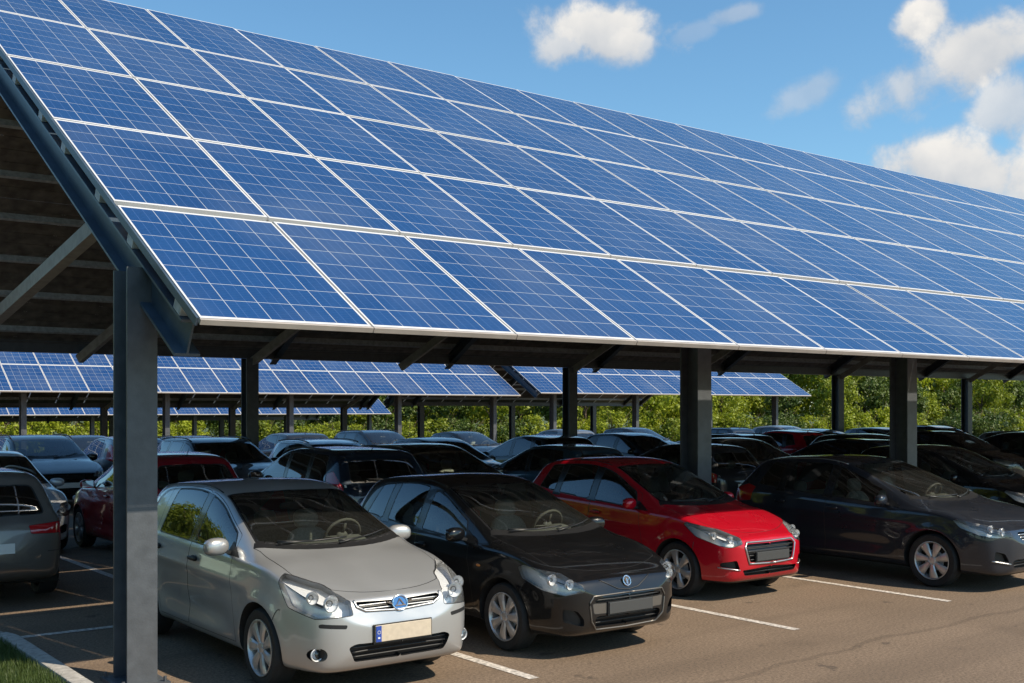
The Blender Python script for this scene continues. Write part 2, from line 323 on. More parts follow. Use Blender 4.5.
# ------------------------------------------------------------------ generic helpers
def link_mesh(name, me, parent=None, loc=(0, 0, 0), rot=(0, 0, 0)):
    o = bpy.data.objects.new(name, me); COL.objects.link(o); o.location = loc; o.rotation_euler = rot
    if parent: o.parent = parent
    return o
def empty(name, loc=(0, 0, 0), rotz=0.0):
    o = bpy.data.objects.new(name, None); COL.objects.link(o); o.location = loc; o.rotation_euler = (0, 0, rotz)
    o.empty_display_size = .3; return o
def tag(o, label=None, cat=None, group=None, kind=None):
    if label: o['label'] = label
    if cat: o['category'] = cat
    if group: o['group'] = group
    if kind: o['kind'] = kind
    return o
class MB:
    def __init__(s): s.v = []; s.f = []; s.m = []; s.uv = {}
    def add(s, vs, fs, mi=0):
        b = len(s.v); s.v += [tuple(v) for v in vs]; s.f += [tuple(i + b for i in f) for f in fs]; s.m += [mi] * len(fs); return s
    def box(s, c, d, mi=0, mat=None):
        x, y, z = d[0] / 2, d[1] / 2, d[2] / 2
        vs = [Vector((sx * x, sy * y, sz * z)) for sx in (-1, 1) for sy in (-1, 1) for sz in (-1, 1)]
        if mat is not None: vs = [mat @ v for v in vs]
        c = Vector(c); vs = [v + c for v in vs]
        return s.add(vs, [(0, 1, 3, 2), (4, 6, 7, 5), (0, 4, 5, 1), (2, 3, 7, 6), (0, 2, 6, 4), (1, 5, 7, 3)], mi)
    def frame_of(s, p0, p1, up=Vector((0, 0, 1))):
        d = (p1 - p0).normalized(); x = d.cross(up)
        if x.length < 1e-5: x = d.cross(Vector((0, 1, 0)))
        x.normalize(); return d, x, x.cross(d).normalized()
    def bar(s, p0, p1, w, h, mi=0, up=Vector((0, 0, 1))):
        p0, p1 = Vector(p0), Vector(p1); d, x, y = s.frame_of(p0, p1, up)
        vs = [p + x * (a * w / 2) + y * (b * h / 2) for p in (p0, p1) for a, b in ((-1, -1), (1, -1), (1, 1), (-1, 1))]
        return s.add(vs, [(3, 2, 1, 0), (4, 5, 6, 7), (0, 1, 5, 4), (1, 2, 6, 5), (2, 3, 7, 6), (3, 0, 4, 7)], mi)
    def ibeam(s, p0, p1, w, h, tf=.02, tw=.014, mi=0, up=Vector((0, 0, 1))):
        p0, p1 = Vector(p0), Vector(p1); d, x, y = s.frame_of(p0, p1, up)
        a, b = w / 2, h / 2
        pr = [(-a, -b), (a, -b), (a, -b + tf), (tw / 2, -b + tf), (tw / 2, b - tf), (a, b - tf), (a, b), (-a, b), (-a, b - tf), (-tw / 2, b - tf), (-tw / 2, -b + tf), (-a, -b + tf)]
        n = len(pr); vs = [p + x * q[0] + y * q[1] for p in (p0, p1) for q in pr]
        fs = [(i, (i + 1) % n, n + (i + 1) % n, n + i) for i in range(n)] + [tuple(reversed(range(n))), tuple(range(n, 2 * n))]
        return s.add(vs, fs, mi)
    def tube(s, pts, r, n=8, mi=0, closed=False, flat=1.0):
        pts = [Vector(p) for p in pts]; k = len(pts); vs = []
        for i, p in enumerate(pts):
            a = pts[(i - 1) % k] if (closed or i > 0) else pts[i]; b = pts[(i + 1) % k] if (closed or i < k - 1) else pts[i]
            d, x, y = s.frame_of(a, b)
            rr = r[i] if isinstance(r, (list, tuple)) else r
            vs += [p + x * (math.cos(t) * rr) + y * (math.sin(t) * rr * flat) for t in [2 * math.pi * j / n for j in range(n)]]
        fs = []
        for i in range(k if closed else k - 1):
            for j in range(n):
                fs.append((i * n + j, i * n + (j + 1) % n, ((i + 1) % k) * n + (j + 1) % n, ((i + 1) % k) * n + j))
        if not closed: fs += [tuple(reversed(range(n))), tuple(range((k - 1) * n, k * n))]
        return s.add(vs, fs, mi)
    def lathe(s, prof, n=40, mi=0, mat=None, close=False):
        # profile (r, h): revolved about local X axis, h along X
        vs = []
        for (r, h) in prof:
            for j in range(n):
                t = 2 * math.pi * j / n; v = Vector((h, r * math.cos(t), r * math.sin(t))); vs.append(mat @ v if mat is not None else v)
        fs = []; k = len(prof)
        for i in range(k - 1):
            for j in range(n): fs.append((i * n + j, i * n + (j + 1) % n, (i + 1) * n + (j + 1) % n, (i + 1) * n + j))
        if close: fs += [tuple(reversed(range(n))), tuple(range((k - 1) * n, k * n))]
        return s.add(vs, fs, mi)
    def ellipsoid(s, c, rad, mi=0, nu=16, nv=10, p=2.0, mat=None):
        vs = []; fs = []
        def sp(t, e): return math.copysign(abs(t) ** e, t)
        e = 2.0 / p
        for i in range(nv + 1):
            ph = -math.pi / 2 + math.pi * i / nv
            for j in range(nu):
                th = 2 * math.pi * j / nu
                v = Vector((rad[0] * sp(math.cos(ph), e) * sp(math.cos(th), e), rad[1] * sp(math.cos(ph), e) * sp(math.sin(th), e), rad[2] * sp(math.sin(ph), e)))
                if mat is not None: v = mat @ v
                vs.append(v + Vector(c))
        for i in range(nv):
            for j in range(nu): fs.append((i * nu + j, i * nu + (j + 1) % nu, (i + 1) * nu + (j + 1) % nu, (i + 1) * nu + j))
        return s.add(vs, fs, mi)
    def mirrored(s):
        o = MB(); o.v = [(-a, b, c) for a, b, c in s.v]; o.f = [tuple(reversed(f)) for f in s.f]; o.m = list(s.m); return o
    def mesh(s, name, mats, smooth=False, angle=None):
        me = bpy.data.meshes.new(name); me.from_pydata(s.v, [], s.f); me.update()
        for m_ in mats: me.materials.append(m_)
        me.polygons.foreach_set('material_index', s.m)
        if smooth:
            me.polygons.foreach_set('use_smooth', [True] * len(me.polygons))
            if angle: me.set_sharp_from_angle(angle=R(angle))
        return me
    def build(s, name, mats, parent=None, smooth=False, angle=None, loc=(0, 0, 0), rot=(0, 0, 0)):
        if not isinstance(mats, (list, tuple)): mats = [mats]
        return link_mesh(name, s.mesh(name, mats, smooth, angle), parent, loc, rot)
def bevel_obj(o, w=.006, seg=2):
    bm = bmesh.new(); bm.from_mesh(o.data)
    es = [e for e in bm.edges if len(e.link_faces) == 2 and e.calc_face_angle(0) > .5]
    bmesh.ops.bevel(bm, geom=es, offset=w, segments=seg, affect='EDGES', profile=.6)
    bm.to_mesh(o.data); bm.free(); return o

def gz(v):  # gentle fall of the site towards the trees
    return -0.02 * max(0.0, min(v, 110.0) - 27.0)
def sheet(name, u0, u1, v0, v1, dz, mat, parent=None):
    vs_ = sorted(set([v0, v1] + [x for x in (27.0, 110.0) if v0 < x < v1])); mb = MB()
    for a, b in zip(vs_[:-1], vs_[1:]):
        mb.add([(u0, a, gz(a) + dz), (u1, a, gz(a) + dz), (u1, b, gz(b) + dz), (u0, b, gz(b) + dz)], [(0, 1, 2, 3)])
    return mb.build(name, mat, parent)

# ------------------------------------------------------------------ the ground
tag(sheet('ground', -2500, 2500, -2500, 2500, -.012, M['terrain']), kind='structure')
tag(sheet('parking_lot', 2.62, 140, -60, 58, 0, M['asphalt']), kind='structure')
tag(sheet('access_road', -60, 2.62, 11.42, 58, 0, M['asphalt']), kind='structure')
def kerb():
    mb = MB(); w = .14; h = .12
    pts = [(2.55, -30), (2.55, 10.95), (2.50, 11.15), (2.36, 11.29), (2.15, 11.35), (-60, 11.35)]
    for (a, b) in zip(pts[:-1], pts[1:]):
        a, b = Vector((*a, h / 2)), Vector((*b, h / 2)); L_ = (b - a).length; n = max(1, int(L_ / 1.0))
        if L_ > 60 or True:
            n = min(n, 60)
        for i in range(n):
            p = a.lerp(b, i / n); q = a.lerp(b, (i + 1) / n); e = (q - p).normalized() * .003
            mb.bar(p + e, q - e, w, h)
    o = mb.build('kerb', M['concrete']); bevel_obj(o, .012, 2); return tag(o, kind='structure')
kerb()
tag(sheet('lawn', -60, 2.48, -60, 11.28, .07, M['lawn']), kind='structure')
def grass():
    mb = MB()
    for _ in range(15000):
        u = 2.47 - abs(rng.gauss(0, .6)); v = rng.uniform(8.2, 11.25); h = rng.uniform(.03, .085); a = rng.uniform(0, 6.28); w = .004
        dx, dy = math.cos(a) * w, math.sin(a) * w; lx, ly = rng.gauss(0, .02), rng.gauss(0, .02)
        mb.add([(u - dx, v - dy, .07), (u + dx, v + dy, .07), (u + lx, v + ly, .07 + h)], [(0, 1, 2)])
    return tag(mb.build('grass', M['grass']), 'short mown grass in the corner island inside the kerb', 'grass', kind='stuff')
grass()
# painted bay lines
def bay_line(u, v0, v1, w=.10):
    mb = MB(); n = max(1, int((v1 - v0) / .5))
    for i in range(n):
        a = v0 + (v1 - v0) * i / n; b = v0 + (v1 - v0) * (i + 1) / n
        mb.add([(u - w / 2, a, gz(a) + .004), (u + w / 2, a, gz(a) + .004), (u + w / 2, b, gz(b) + .004), (u - w / 2, b, gz(b) + .004)], [(0, 1, 2, 3)])
    return tag(mb.build('bay_line', M['line']), kind='structure')
for u in (5.66, 8.98, 11.68, 14.75, 17.5, 20.25, 23.0, 25.75): bay_line(u, 7.15, 12.2)
for i in range(14): bay_line(4.70 + 2.75 * i, 14.2, 23.6)
sl = MB(); sl.add([(2.64, 11.36, .004), (5.6, 11.36, .004), (5.6, 11.46, .004), (2.64, 11.46, .004)], [(0, 1, 2, 3)])
tag(sl.build('bay_line', M['line']), kind='structure')

# ------------------------------------------------------------------ solar canopies
PW, PS, T = 1.40, 2.10, 0.585
ANG = math.atan(T); CA, SA = math.cos(ANG), math.sin(ANG)
def panel_meshes():
    w, l = PW - .02, PS - .02
    mb = MB(); e = .014; ev = .028; d = .042
    mb.add([(e, ev, 0), (w - e, ev, 0), (w - e, l - ev, 0), (e, l - ev, 0)], [(0, 1, 2, 3)], 0)
    mb.add([(e, e, -.008), (w - e, e, -.008), (w - e, l - e, -.008), (e, l - e, -.008)], [(3, 2, 1, 0)], 1)
    # junction box and cable on the back
    mb.box((w / 2, l - .25, -.022), (.14, .10, .025), 1)
    me = mb.mesh('solar_panel', [M['cells'], M['backsheet']])
    ul = me.uv_layers.new(name='UVMap')
    for p in me.polygons:
        for li in p.loop_indices:
            c = me.vertices[me.loops[li].vertex_index].co; ul.data[li].uv = ((c.x - e) / (w - 2 * e), (c.y - ev) / (l - 2 * ev))
    fb = MB(); t = .003
    for (cx, cy, sx, sy) in ((w / 2, ev / 2, w, ev), (w / 2, l - ev / 2, w, ev), (e / 2, l / 2, e, l - 2 * ev), (w - e / 2, l / 2, e, l - 2 * ev)):
        fb.box((cx, cy, t - d / 2 - .003), (sx, sy, d), 0)
    fme = fb.mesh('panel_frame', [M['alu']])
    return me, fme
PANEL_ME, FRAME_ME = panel_meshes()

PSB = 2.31
def canopy(label, u0, ncol, v_eave, z_eave, rows_front, rows_back, gap_rows, posts_front, posts_back, gzf=0.0, detail=True, max_parts=98, vis_cols=None, brace_us=(), group=None, post_v=1.39, end_beam=True):
    root = empty('solar_canopy', (u0, v_eave, gzf))
    tag(root, label, 'solar canopy', group)
    def P(u, v, z): return Vector((u - u0, v - v_eave, z - gzf))     # world -> local
    u1 = u0 + ncol * PW
    # slope offsets of the rows (distance along slope)
    offs = []; s = 0.0
    for r in range(rows_front):
        offs.append(s); s += PS + (gap_rows.get(r, 0.0))
    Lf = s
    v_ridge = v_eave + Lf * CA; z_ridge = z_eave + Lf * SA
    def front(u, sl, dn=0.0):       # point on the front slope, dn = below the surface
        return P(u, v_eave + sl * CA + dn * SA, z_eave + sl * SA - dn * CA)
    def back(u, sl, dn=0.0):
        return P(u, v_ridge + .06 + sl * CA - dn * SA, z_ridge - sl * SA - dn * CA)
    cells = []
    for c in range(ncol):
        for r in range(rows_front):
            lim = vis_cols[r] if vis_cols else 1e9
            cells.append((c, r, c < lim))
    cells.sort(key=lambda k: (not k[2], k[0] + k[1] * .5))
    n = 0; rest = []
    for (c, r, vis) in cells:
        if n < max_parts and vis:
            o = link_mesh('solar_panel', PANEL_ME, root); o.location = front(u0 + c * PW + .01, offs[r] + .01); o.rotation_euler = (ANG, 0, 0)
            # mounted by hand: a millimetre or two out of plane
            if detail:
                o.rotation_euler = (ANG + rng.gauss(0, .0012), rng.gauss(0, .0012), 0)
            f = link_mesh('frame', FRAME_ME, o)
            n += 1
        else: rest.append(('f', c, r))
    for c in range(ncol):
        for r in range(rows_back): rest.append(('b', c, r))
    mb = MB(); uvs = []
    w, l = PW - .02, PS - .02; e = .022
    for (k, c, r) in rest:
        if k == 'f': q = lambda x, y, dn=0.0: front(u0 + c * PW + .01 + x, offs[r] + .01 + y, dn)
        else: q = lambda x, y, dn=0.0: back(u0 + c * PW + .01 + (w - x), r * PSB + .01 + y * (PSB - .02) / (PS - .02), dn)
        mb.add([q(e, e), q(w - e, e), q(w - e, l - e), q(e, l - e)], [(0, 1, 2, 3)], 0); uvs.append((0, 0, 1, 0, 1, 1, 0, 1))
        mb.add([q(e, e, .008), q(w - e, e, .008), q(w - e, l - e, .008), q(e, l - e, .008)], [(3, 2, 1, 0)], 1); uvs.append((0, 0) * 4)
        for (x0, x1, y0, y1) in ((0, w, 0, e), (0, w, l - e, l), (0, e, e, l - e), (w - e, w, e, l - e)):
            vs = [q(x, y, dn) for dn in (.03, -.003) for (x, y) in ((x0, y0), (x1, y0), (x1, y1), (x0, y1))]
            mb.add(vs, [(3, 2, 1, 0), (4, 5, 6, 7), (0, 1, 5, 4), (1, 2, 6, 5), (2, 3, 7, 6), (3, 0, 4, 7)], 2); uvs += [(0, 0) * 4] * 6
    if rest:
        me = mb.mesh('solar_panels', [M['cells'], M['backsheet'], M['alu']]); ul = me.uv_layers.new(name='UVMap')
        ul.data.foreach_set('uv', [x for t in uvs for x in t])
        tag(link_mesh('solar_panels', me, root), kind='stuff')
    Lb = rows_back * PSB
    ua, ub = u0 + .02, u1 - .02
    # eave fascia in sheet lengths
    fb = MB()
    for c in range(ncol):
        fb.bar(front(u0 + c * PW + .004, -.012, .020), front(u0 + (c + 1) * PW - .006, -.012, .020), .022, .040, up=Vector((0, -SA, CA)))
    fb.build('eave_fascia', M['fascia'], root)
    gb = MB(); gb.bar(front(u0 - .012, 0, .028), front(u0 - .012, Lf, .028), .018, .062, up=Vector((0, -SA, CA)))
    gb.build('edge_trim', M['steel_blue'], root)
    # boarded soffit under the rear slope
    if detail:
        sf = MB(); nb = int(Lb / .30)
        for i in range(nb):
            a_, b_ = Lb * i / nb, Lb * (i + 1) / nb - .012
            sf.add([back(ua, a_, .034), back(ub, a_, .034), back(ub, b_, .034), back(ua, b_, .034), back(ua, a_, .024), back(ub, a_, .024), back(ub, b_, .024), back(ua, b_, .024)], [(0, 1, 2, 3), (7, 6, 5, 4), (0, 4, 5, 1), (1, 5, 6, 2), (2, 6, 7, 3), (3, 7, 4, 0)])
        sf.build('soffit', M['soffit'], root)
    # purlins
    for sl in [offs[r] + k for r in range(rows_front) for k in (.42, 1.62)]:
        p = MB(); p.bar(front(ua - .0, sl, .095), front(ub, sl, .095), .06, .125, up=Vector((0, -SA, CA))); p.build('purlin', M['galv'], root)
    for k in range(rows_back):
        for t in (.42, 1.62):
            p = MB(); sl = k * PSB + t; p.bar(back(ua, sl, .095), back(ub, sl, .095), .06, .125, up=Vector((0, SA, CA))); p.build('purlin', M['galv'], root)
    # rafters at the gables and over every front post
    rus = [u0 + .10] + [u for u in [(q[0] if isinstance(q, tuple) else q) for q in posts_front] if u > u0 + 1]
    if end_beam: rus.append(u1 - .16)
    for i, u in enumerate(rus):
        rb = MB(); hh = .30 if i == 0 else .26; ww = .20 if i == 0 else .16
        rb.ibeam(front(u, (.30 if i == 0 else 1.0), .16 + hh / 2), front(u, Lf + (.0), .16 + hh / 2), ww, hh, .022, .016, up=Vector((0, -SA, CA)))
        rb.ibeam(back(u, .02, .16 + hh / 2), back(u, Lb - .1, .16 + hh / 2), ww, hh, .022, .016, up=Vector((0, SA, CA)))
        rb.build('rafter', M['steel_blue'] if i == 0 else M['steel'], root)
    # posts
    def post(u, v, ztop, name='post', w=.20, d=.34):
        pb = MB(); base = gz(v)
        pb.ibeam(P(u, v, base + .03), P(u, v, ztop), w, d, .024, .016, up=Vector((0, 1, 0)))
        po = pb.build(name, M['steel'], root)
        bb = MB(); c = P(u, v, base + .016); bb.box(c, (w + .16, d + .16, .03))
        for sx in (-1, 1):
            for sy in (-1, 1):
                if detail: bb.tube([c + Vector((sx * (w / 2 + .045), sy * (d / 2 + .045), .01)), c + Vector((sx * (w / 2 + .045), sy * (d / 2 + .045), .055))], .014, 6)
        bo = bb.build('base_plate', M['steel'], po)
        return po
    vp = v_eave + post_v
    for q in posts_front:
        u, v, ww, dd_ = q if isinstance(q, tuple) else (q, vp, .20, .34)
        post(u, v, z_eave + (v - v_eave - dd_ / 2) * T - .16 / CA - (.05 if u < u0 + 1 else .34), w=ww, d=dd_)
    vb = v_ridge + .06 + Lb * CA - .55
    zb = z_ridge - (vb - v_ridge) * T
    for u in posts_back:
        post(u, vb, zb - .48, w=.30, d=.30)
    if posts_back or brace_us:
        bm_ = MB(); bm_.ibeam(P(ua, vb, zb - .36), P(ub, vb, zb - .36), .20, .24); bm_.build('back_beam', M['steel'], root)
    for u in brace_us:
        br = MB(); br.bar(P(u, vb - .03, zb - .60), P(u + .95, vb - 1.65, zb + .62), .12, .18); br.build('brace', M['brace'], root)
    if detail:
        br = MB(); br.bar(P(u0 + .30, 15.0, 3.30), P(u0 + .30, 10.6, z_eave + (10.6 - v_eave) * T - .62), .12, .15); br.build('brace', M['brace'], root)
        post(u0 + .12, 15.2, z_eave + (15.0 - v_eave) * T - .62, w=.24, d=.30)
    if detail:
        # purlin cleats along the open gable and the rear knee plate at the eave
        for sl in [offs[r] + k for r in range(rows_front) for k in (.42, 1.62)]:
            cb = MB(); cb.bar(front(u0 + .03, sl - .07, .10), front(u0 + .03, sl + .07, .10), .06, .11, up=Vector((0, -SA, CA))); cb.build('cleat', M['galv'], root)

    return root, v_ridge, z_ridge

EAVE_V, EAVE_Z = 7.59, 2.83
canopy('large tilted solar carport roof in the foreground over the silver, black and red cars', 3.01, 36, EAVE_V, EAVE_Z, 5, 4,
       {0: .075, 1: .02, 2: .02, 3: .02}, [(3.03, 8.98, .24, .34)] + [(u_, 10.93, .27, .34) for u_ in (11.52, 16.47, 21.6, 26.9, 32.3, 38, 44)], [10.83, 20.47, 32.66, 40.8, 49.0],
       vis_cols=(10, 14, 18, 22, 24), brace_us=(7.0, 10.83, 14.87, 20.47, 25.3, 32.66, 40.8, 49.0))
CG = 'solar carports further back in the car park'
def span(a, b, st): 
    r = []; 
    while a <= b: r.append(a); a += st
    return r
canopy('distant solar carport on the left, directly behind the foreground roof', 2.0, 23, 44.3, 2.83, 4, 4, {}, span(5.5, 33.5, 5.6), span(4.3, 33.5, 7.0), detail=False, max_parts=92, group=CG, brace_us=span(4.3, 33, 7.0))
canopy('distant solar carport with its dark gable beam, ending at the trees right of centre', 34.6, 15, 43.2, 2.95, 4, 4, {}, span(36.5, 54.5, 5.8), span(37, 55, 7.0), detail=False, max_parts=60, group=CG)
canopy('farthest low solar carport seen under the left distant carport', 6.0, 25, 68.0, 1.80, 3, 3, {}, span(8, 40, 6.4), span(9, 40, 8), gzf=0, detail=False, max_parts=75, group=CG)

# ------------------------------------------------------------------ cars
def pchip(xk, yk, x):
    xk = np.asarray(xk, float); yk = np.asarray(yk, float); h = np.diff(xk); d = np.diff(yk) / h
    m = np.zeros_like(yk)
    for i in range(1, len(xk) - 1):
        if d[i - 1] * d[i] > 0:
            w1, w2 = 2 * h[i] + h[i - 1], h[i] + 2 * h[i - 1]; m[i] = (w1 + w2) / (w1 / d[i - 1] + w2 / d[i])
    m[0], m[-1] = d[0], d[-1]
    x = np.asarray(x, float); i = np.clip(np.searchsorted(xk, x) - 1, 0, len(h) - 1)
    t = (x - xk[i]) / h[i]; t2, t3 = t * t, t ** 3
    return (2 * t3 - 3 * t2 + 1) * yk[i] + (t3 - 2 * t2 + t) * h[i] * m[i] + (-2 * t3 + 3 * t2) * yk[i + 1] + (t3 - t2) * h[i] * m[i + 1]
def bspline_basis(n, k, ts):
    kn = np.concatenate([np.zeros(k), np.linspace(0, 1, n - k + 1), np.ones(k)])
    B = np.zeros((len(ts), n))
    for a, t in enumerate(ts):
        t = min(t, 1 - 1e-9); N = np.array([1.0 if kn[i] <= t < kn[i + 1] else 0.0 for i in range(len(kn) - 1)])
        for p in range(1, k + 1):
            N2 = np.zeros(len(kn) - 1 - p)
            for i in range(len(N2)):
                l = (t - kn[i]) / (kn[i + p] - kn[i]) * N[i] if kn[i + p] > kn[i] else 0
                r = (kn[i + p + 1] - t) / (kn[i + p + 1] - kn[i + 1]) * N[i + 1] if kn[i + p + 1] > kn[i + 1] else 0
                N2[i] = l + r
            N = N2
        B[a] = N
    return B
class Shell:
    """half body (x >= 0), nose at y = 0, tail at y = L"""
    def __init__(s, p):
        s.p = p; L, W, H = p['L'], p['W'], p['H']; s.L = L
        yc, zc = p['cowl']; yr, zr0 = p['roof_f']; ya, za = p['apex']; ye, ze = p['roof_r']; yt, zt = p['tail']
        nz = p.get('nose', .74); zp = p.get('pole', .50)
        hb = p.get('hood_bulge', .02)
        top = [(0, zp), (.010, zp + .07), (.035, zp + .14), (.075, nz - .035), (.15, nz)]
        for t in (.33, .66): top.append((.15 + t * (yc - .15), nz + (zc - nz) * t + hb * 4 * t * (1 - t)))
        top.append((yc, zc))
        for t in (.33, .66): top.append((yc + t * (yr - yc), zc + t * (zr0 - zc) + .018 * 4 * t * (1 - t)))
        top += [(yr, zr0), ((yr + ya) / 2, (zr0 + za) / 2 + .018), (ya, za), ((ya + ye) / 2, (za + ze) / 2 + .018), (ye, ze)]
        tb = p.get('tail_bulge', .03)
        for t in (.5,): top.append((ye + t * (yt - ye), ze + t * (zt - ze) + tb))
        top += [(yt, zt), (L - .045, zt - .10), (L - .015, .68), (L, .56)]
        zb0 = p.get('zb', .19)
        bot = [(0, zp), (.006, zp - .08), (.025, .34), (.07, zb0 + .05), (.16, zb0 + .01), (.5, zb0), (L - .7, zb0), (L - .30, zb0 + .06), (L - .08, .33), (L - .02, .42), (L, .56)]
        w = W / 2; fw = p.get('front_w', 1.0)
        plan = [(0, 0), (.006, .24 * fw), (.02, .40 * fw), (.05, .53 * fw), (.10, .625 * fw), (.18, w * .855), (.32, w * .925), (.55, w * .975), (.95, w), (L * .5, w * 1.0), (L - .75, w * .985), (L - .35, w * .94), (L - .15, w * .875), (L - .06, w * .74), (L - .02, w * .52), (L - .005, w * .25), (L, 0)]
        th = lambda y: np.arccos(np.clip(1 - 2 * np.asarray(y, float) / L, -1, 1))
        s.th = th
        mk = lambda kn: (lambda y: pchip(th([a for a, b in kn]), [b for a, b in kn], th(y)))
        s.zt, s.zb, s.P = mk(top), mk(bot), mk(plan)
        b0, b1 = p['belt']
        def belt(y):
            y = np.asarray(y, float); z = s.zt(y); line = b0 + (b1 - b0) * np.clip((y - yc) / (L - .25 - yc), -.3, 1.1)
            drop = .012 + .062 * np.clip(y / yc, 0, 1) ** .7; a = z - drop * np.clip((z - s.zb(y)) / .3, .05, 1)
            k = .03; hmix = np.clip(.5 + .5 * (a - line) / k, 0, 1); return a * (1 - hmix) + line * hmix - k * hmix * (1 - hmix)
        s.belt = belt
        tm = p.get('tumble', .40)
        def rail(y):
            y = np.asarray(y, float); P, z, b = s.P(y), s.zt(y), belt(y)
            wr = P * (.945 - tm * np.clip(z - b, 0, 1))
            ws = np.exp(-((y - (yc * .45 + yr * .55)) / (.55 * (yr - yc))) ** 2); rw = np.exp(-((y - (ye + yt) / 2) / .25) ** 2)
            dr = (.042 + .05 * ws + .02 * rw) * np.clip((z - s.zb(y)) / .4, .05, 1)
            hoodm = np.clip((yc - y) / .3, 0, 1); dr = dr * (1 - hoodm) + hoodm * np.minimum(dr, (z - b) * .55)
            return wr, np.maximum(z - dr, b + .008)
        s.rail = rail
        N, Mx = 150, 66
        tt = np.linspace(.022, math.pi - .022, N); y = L * (1 - np.cos(tt)) / 2
        P, zb, z, zs = s.P(y), s.zb(y), s.zt(y), belt(y); wr, zr = rail(y); h = zs - zb
        zr = np.minimum(zr, z - .002 * np.clip(z - zb, 0, 1))
        C = np.zeros((N, 13, 2))
        def put(i, x, zz): C[:, i, 0] = x; C[:, i, 1] = zz
        put(0, 0, zb); put(1, .6 * P, zb); put(2, .94 * P, zb); put(3, .985 * P, zb + .13 * h); put(4, 1.005 * P, zb + .45 * h)
        put(5, 1.01 * P, zb + .76 * h); put(6, .985 * P, zs - .01 * h); put(7, .952 * P, zs + .02 * h)
        put(8, .55 * (.952 * P) + .45 * wr + .014 * np.clip((zr - zs) / .4, 0, 1), .55 * (zs + .02 * h) + .45 * zr)
        put(9, wr, zr); put(10, .88 * wr, zr + .62 * (z - zr)); put(11, .5 * wr, z - .10 * (z - zr)); put(12, 0, z)
        B = bspline_basis(13, 3, np.linspace(0, 1, Mx))
        G = np.einsum('mk,nkc->nmc', B, C)
        X = G[..., 0]; Z = G[..., 1]; Y = np.repeat(y[:, None], Mx, 1)
        # wheel flares, door sculpture, bonnet crease
        r = p['wr']; Ra = r + .045
        clip01 = lambda a: (lambda q: q * q * (3 - 2 * q))(np.clip(a, 0, 1))
        for yw in (p['fw'], p['rw']):
            rr = np.hypot(Y - yw, Z - r); X = X + .020 * np.exp(-((rr - Ra - .01) / .06) ** 2) * (X > .62 * P[:, None]) * (Z < .85)
        dw = clip01((Y - p['fw'] - .42) / .4) * clip01((p['rw'] - .32 - Y) / .4) * (X > .8 * P[:, None])
        X = X + dw * (-.016 * np.exp(-((Z - .47) / .085) ** 2) + .010 * np.exp(-((Z - .31) / .05) ** 2))
        sw = clip01((Y - p['fw']) / .5) * clip01((L - .25 - Y) / .4) * (X > .8 * P[:, None])
        zl = p.get('crease', .78) + .05 * (Y - L / 2) / L * 2
        X = X + sw * (.011 * np.exp(-(np.where(Z > zl, Z - zl, (zl - Z) * 2.6) / .075) ** 2))
        hm = clip01((Y - .25) / .4) * clip01((yc + .02 - Y) / .3) * clip01((Z - belt(Y) + .03) / .05)
        cx = .30 + .12 * np.clip(Y / yc, 0, 1)
        Z = Z + hm * (.005 * np.exp(-((X - cx) / .045) ** 2))
        for A_ in (X, Z):
            for _ in range(5):
                B_ = A_.copy(); A_[5:-5] = .25 * B_[4:-6] + .5 * B_[5:-5] + .25 * B_[6:-4]
        s.ext = p.get('sculpt')
        if s.ext: X, Y, Z = s.ext(X, Y, Z, P[:, None])
        X[:, 0] = 0; X[:, -1] = 0
        co = np.stack([X, Y, Z], -1).reshape(-1, 3)
        fs = []
        for i in range(N - 1):
            for j in range(Mx - 1):
                a = i * Mx + j; fs.append((a, a + 1, a + Mx + 1, a + Mx))
        fs.append(tuple(range(Mx - 1, -1, -1))); fs.append(tuple((N - 1) * Mx + j for j in range(Mx)))
        s.co, s.fs = co, fs
        me = bpy.data.meshes.new('shell'); me.from_pydata([tuple(c) for c in co], [], fs); me.update()
        bm = bmesh.new(); bm.from_mesh(me); bpy.data.meshes.remove(me)
        bm.normal_update()
        # want outward normals
        f = min(bm.faces, key=lambda f: (f.calc_center_median() - Vector((w, L / 2, .6))).length)
        if f.normal.x < 0: bmesh.ops.reverse_faces(bm, faces=bm.faces[:]); bm.normal_update()
        s.bm = bm; s.part = bm.faces.layers.int.new('part')
        s.bvh = BVHTree.FromBMesh(bm)
        # analytic-ish vertex normals with x-symmetry at the centre line
        s.vn = []; s.vco = [v.co.copy() for v in bm.verts]; s.fvi = [[v.index for v in f.verts] for f in bm.faces]
        for v in bm.verts:
            n = v.normal.copy()
            if v.co.x < 1e-4: n.x = 0; n.normalize()
            s.vn.append(n)
    def nrm(s, co):
        q = Vector((abs(co[0]), co[1], co[2])); loc, nf, fi, d = s.bvh.find_nearest(q)
        ids = s.fvi[fi]
        if len(ids) > 4: n = nf.copy()
        else:
            w = poly_3d_calc([s.vco[i] for i in ids], loc); n = Vector((0, 0, 0))
            for k, i in zip(w, ids): n += s.vn[i] * k
        n.normalize()
        if co[0] < 0: n.x = -n.x
        return n
    def ray(s, o, d):
        h = s.bvh.ray_cast(Vector(o), Vector(d)); return h[0]
    def front_pt(s, x, z, off=0.0):
        h = s.ray((max(abs(x), .001), -1, z), (0, 1, 0))
        if h is None: return None
        h = h + s.nrm(h) * off; return Vector((h.x if x >= 0 else -h.x, h.y, h.z))
    def rear_pt(s, x, z, off=0.0):
        h = s.ray((max(abs(x), .001), s.L + 1, z), (0, -1, 0))
        if h is None: return None
        h = h + s.nrm(h) * off; return Vector((h.x if x >= 0 else -h.x, h.y, h.z))
    def side_pt(s, y, z, off=0.0):
        h = s.ray((3, y, z), (-1, 0, 0))
        if h is None: return None
        return h + s.nrm(h) * off
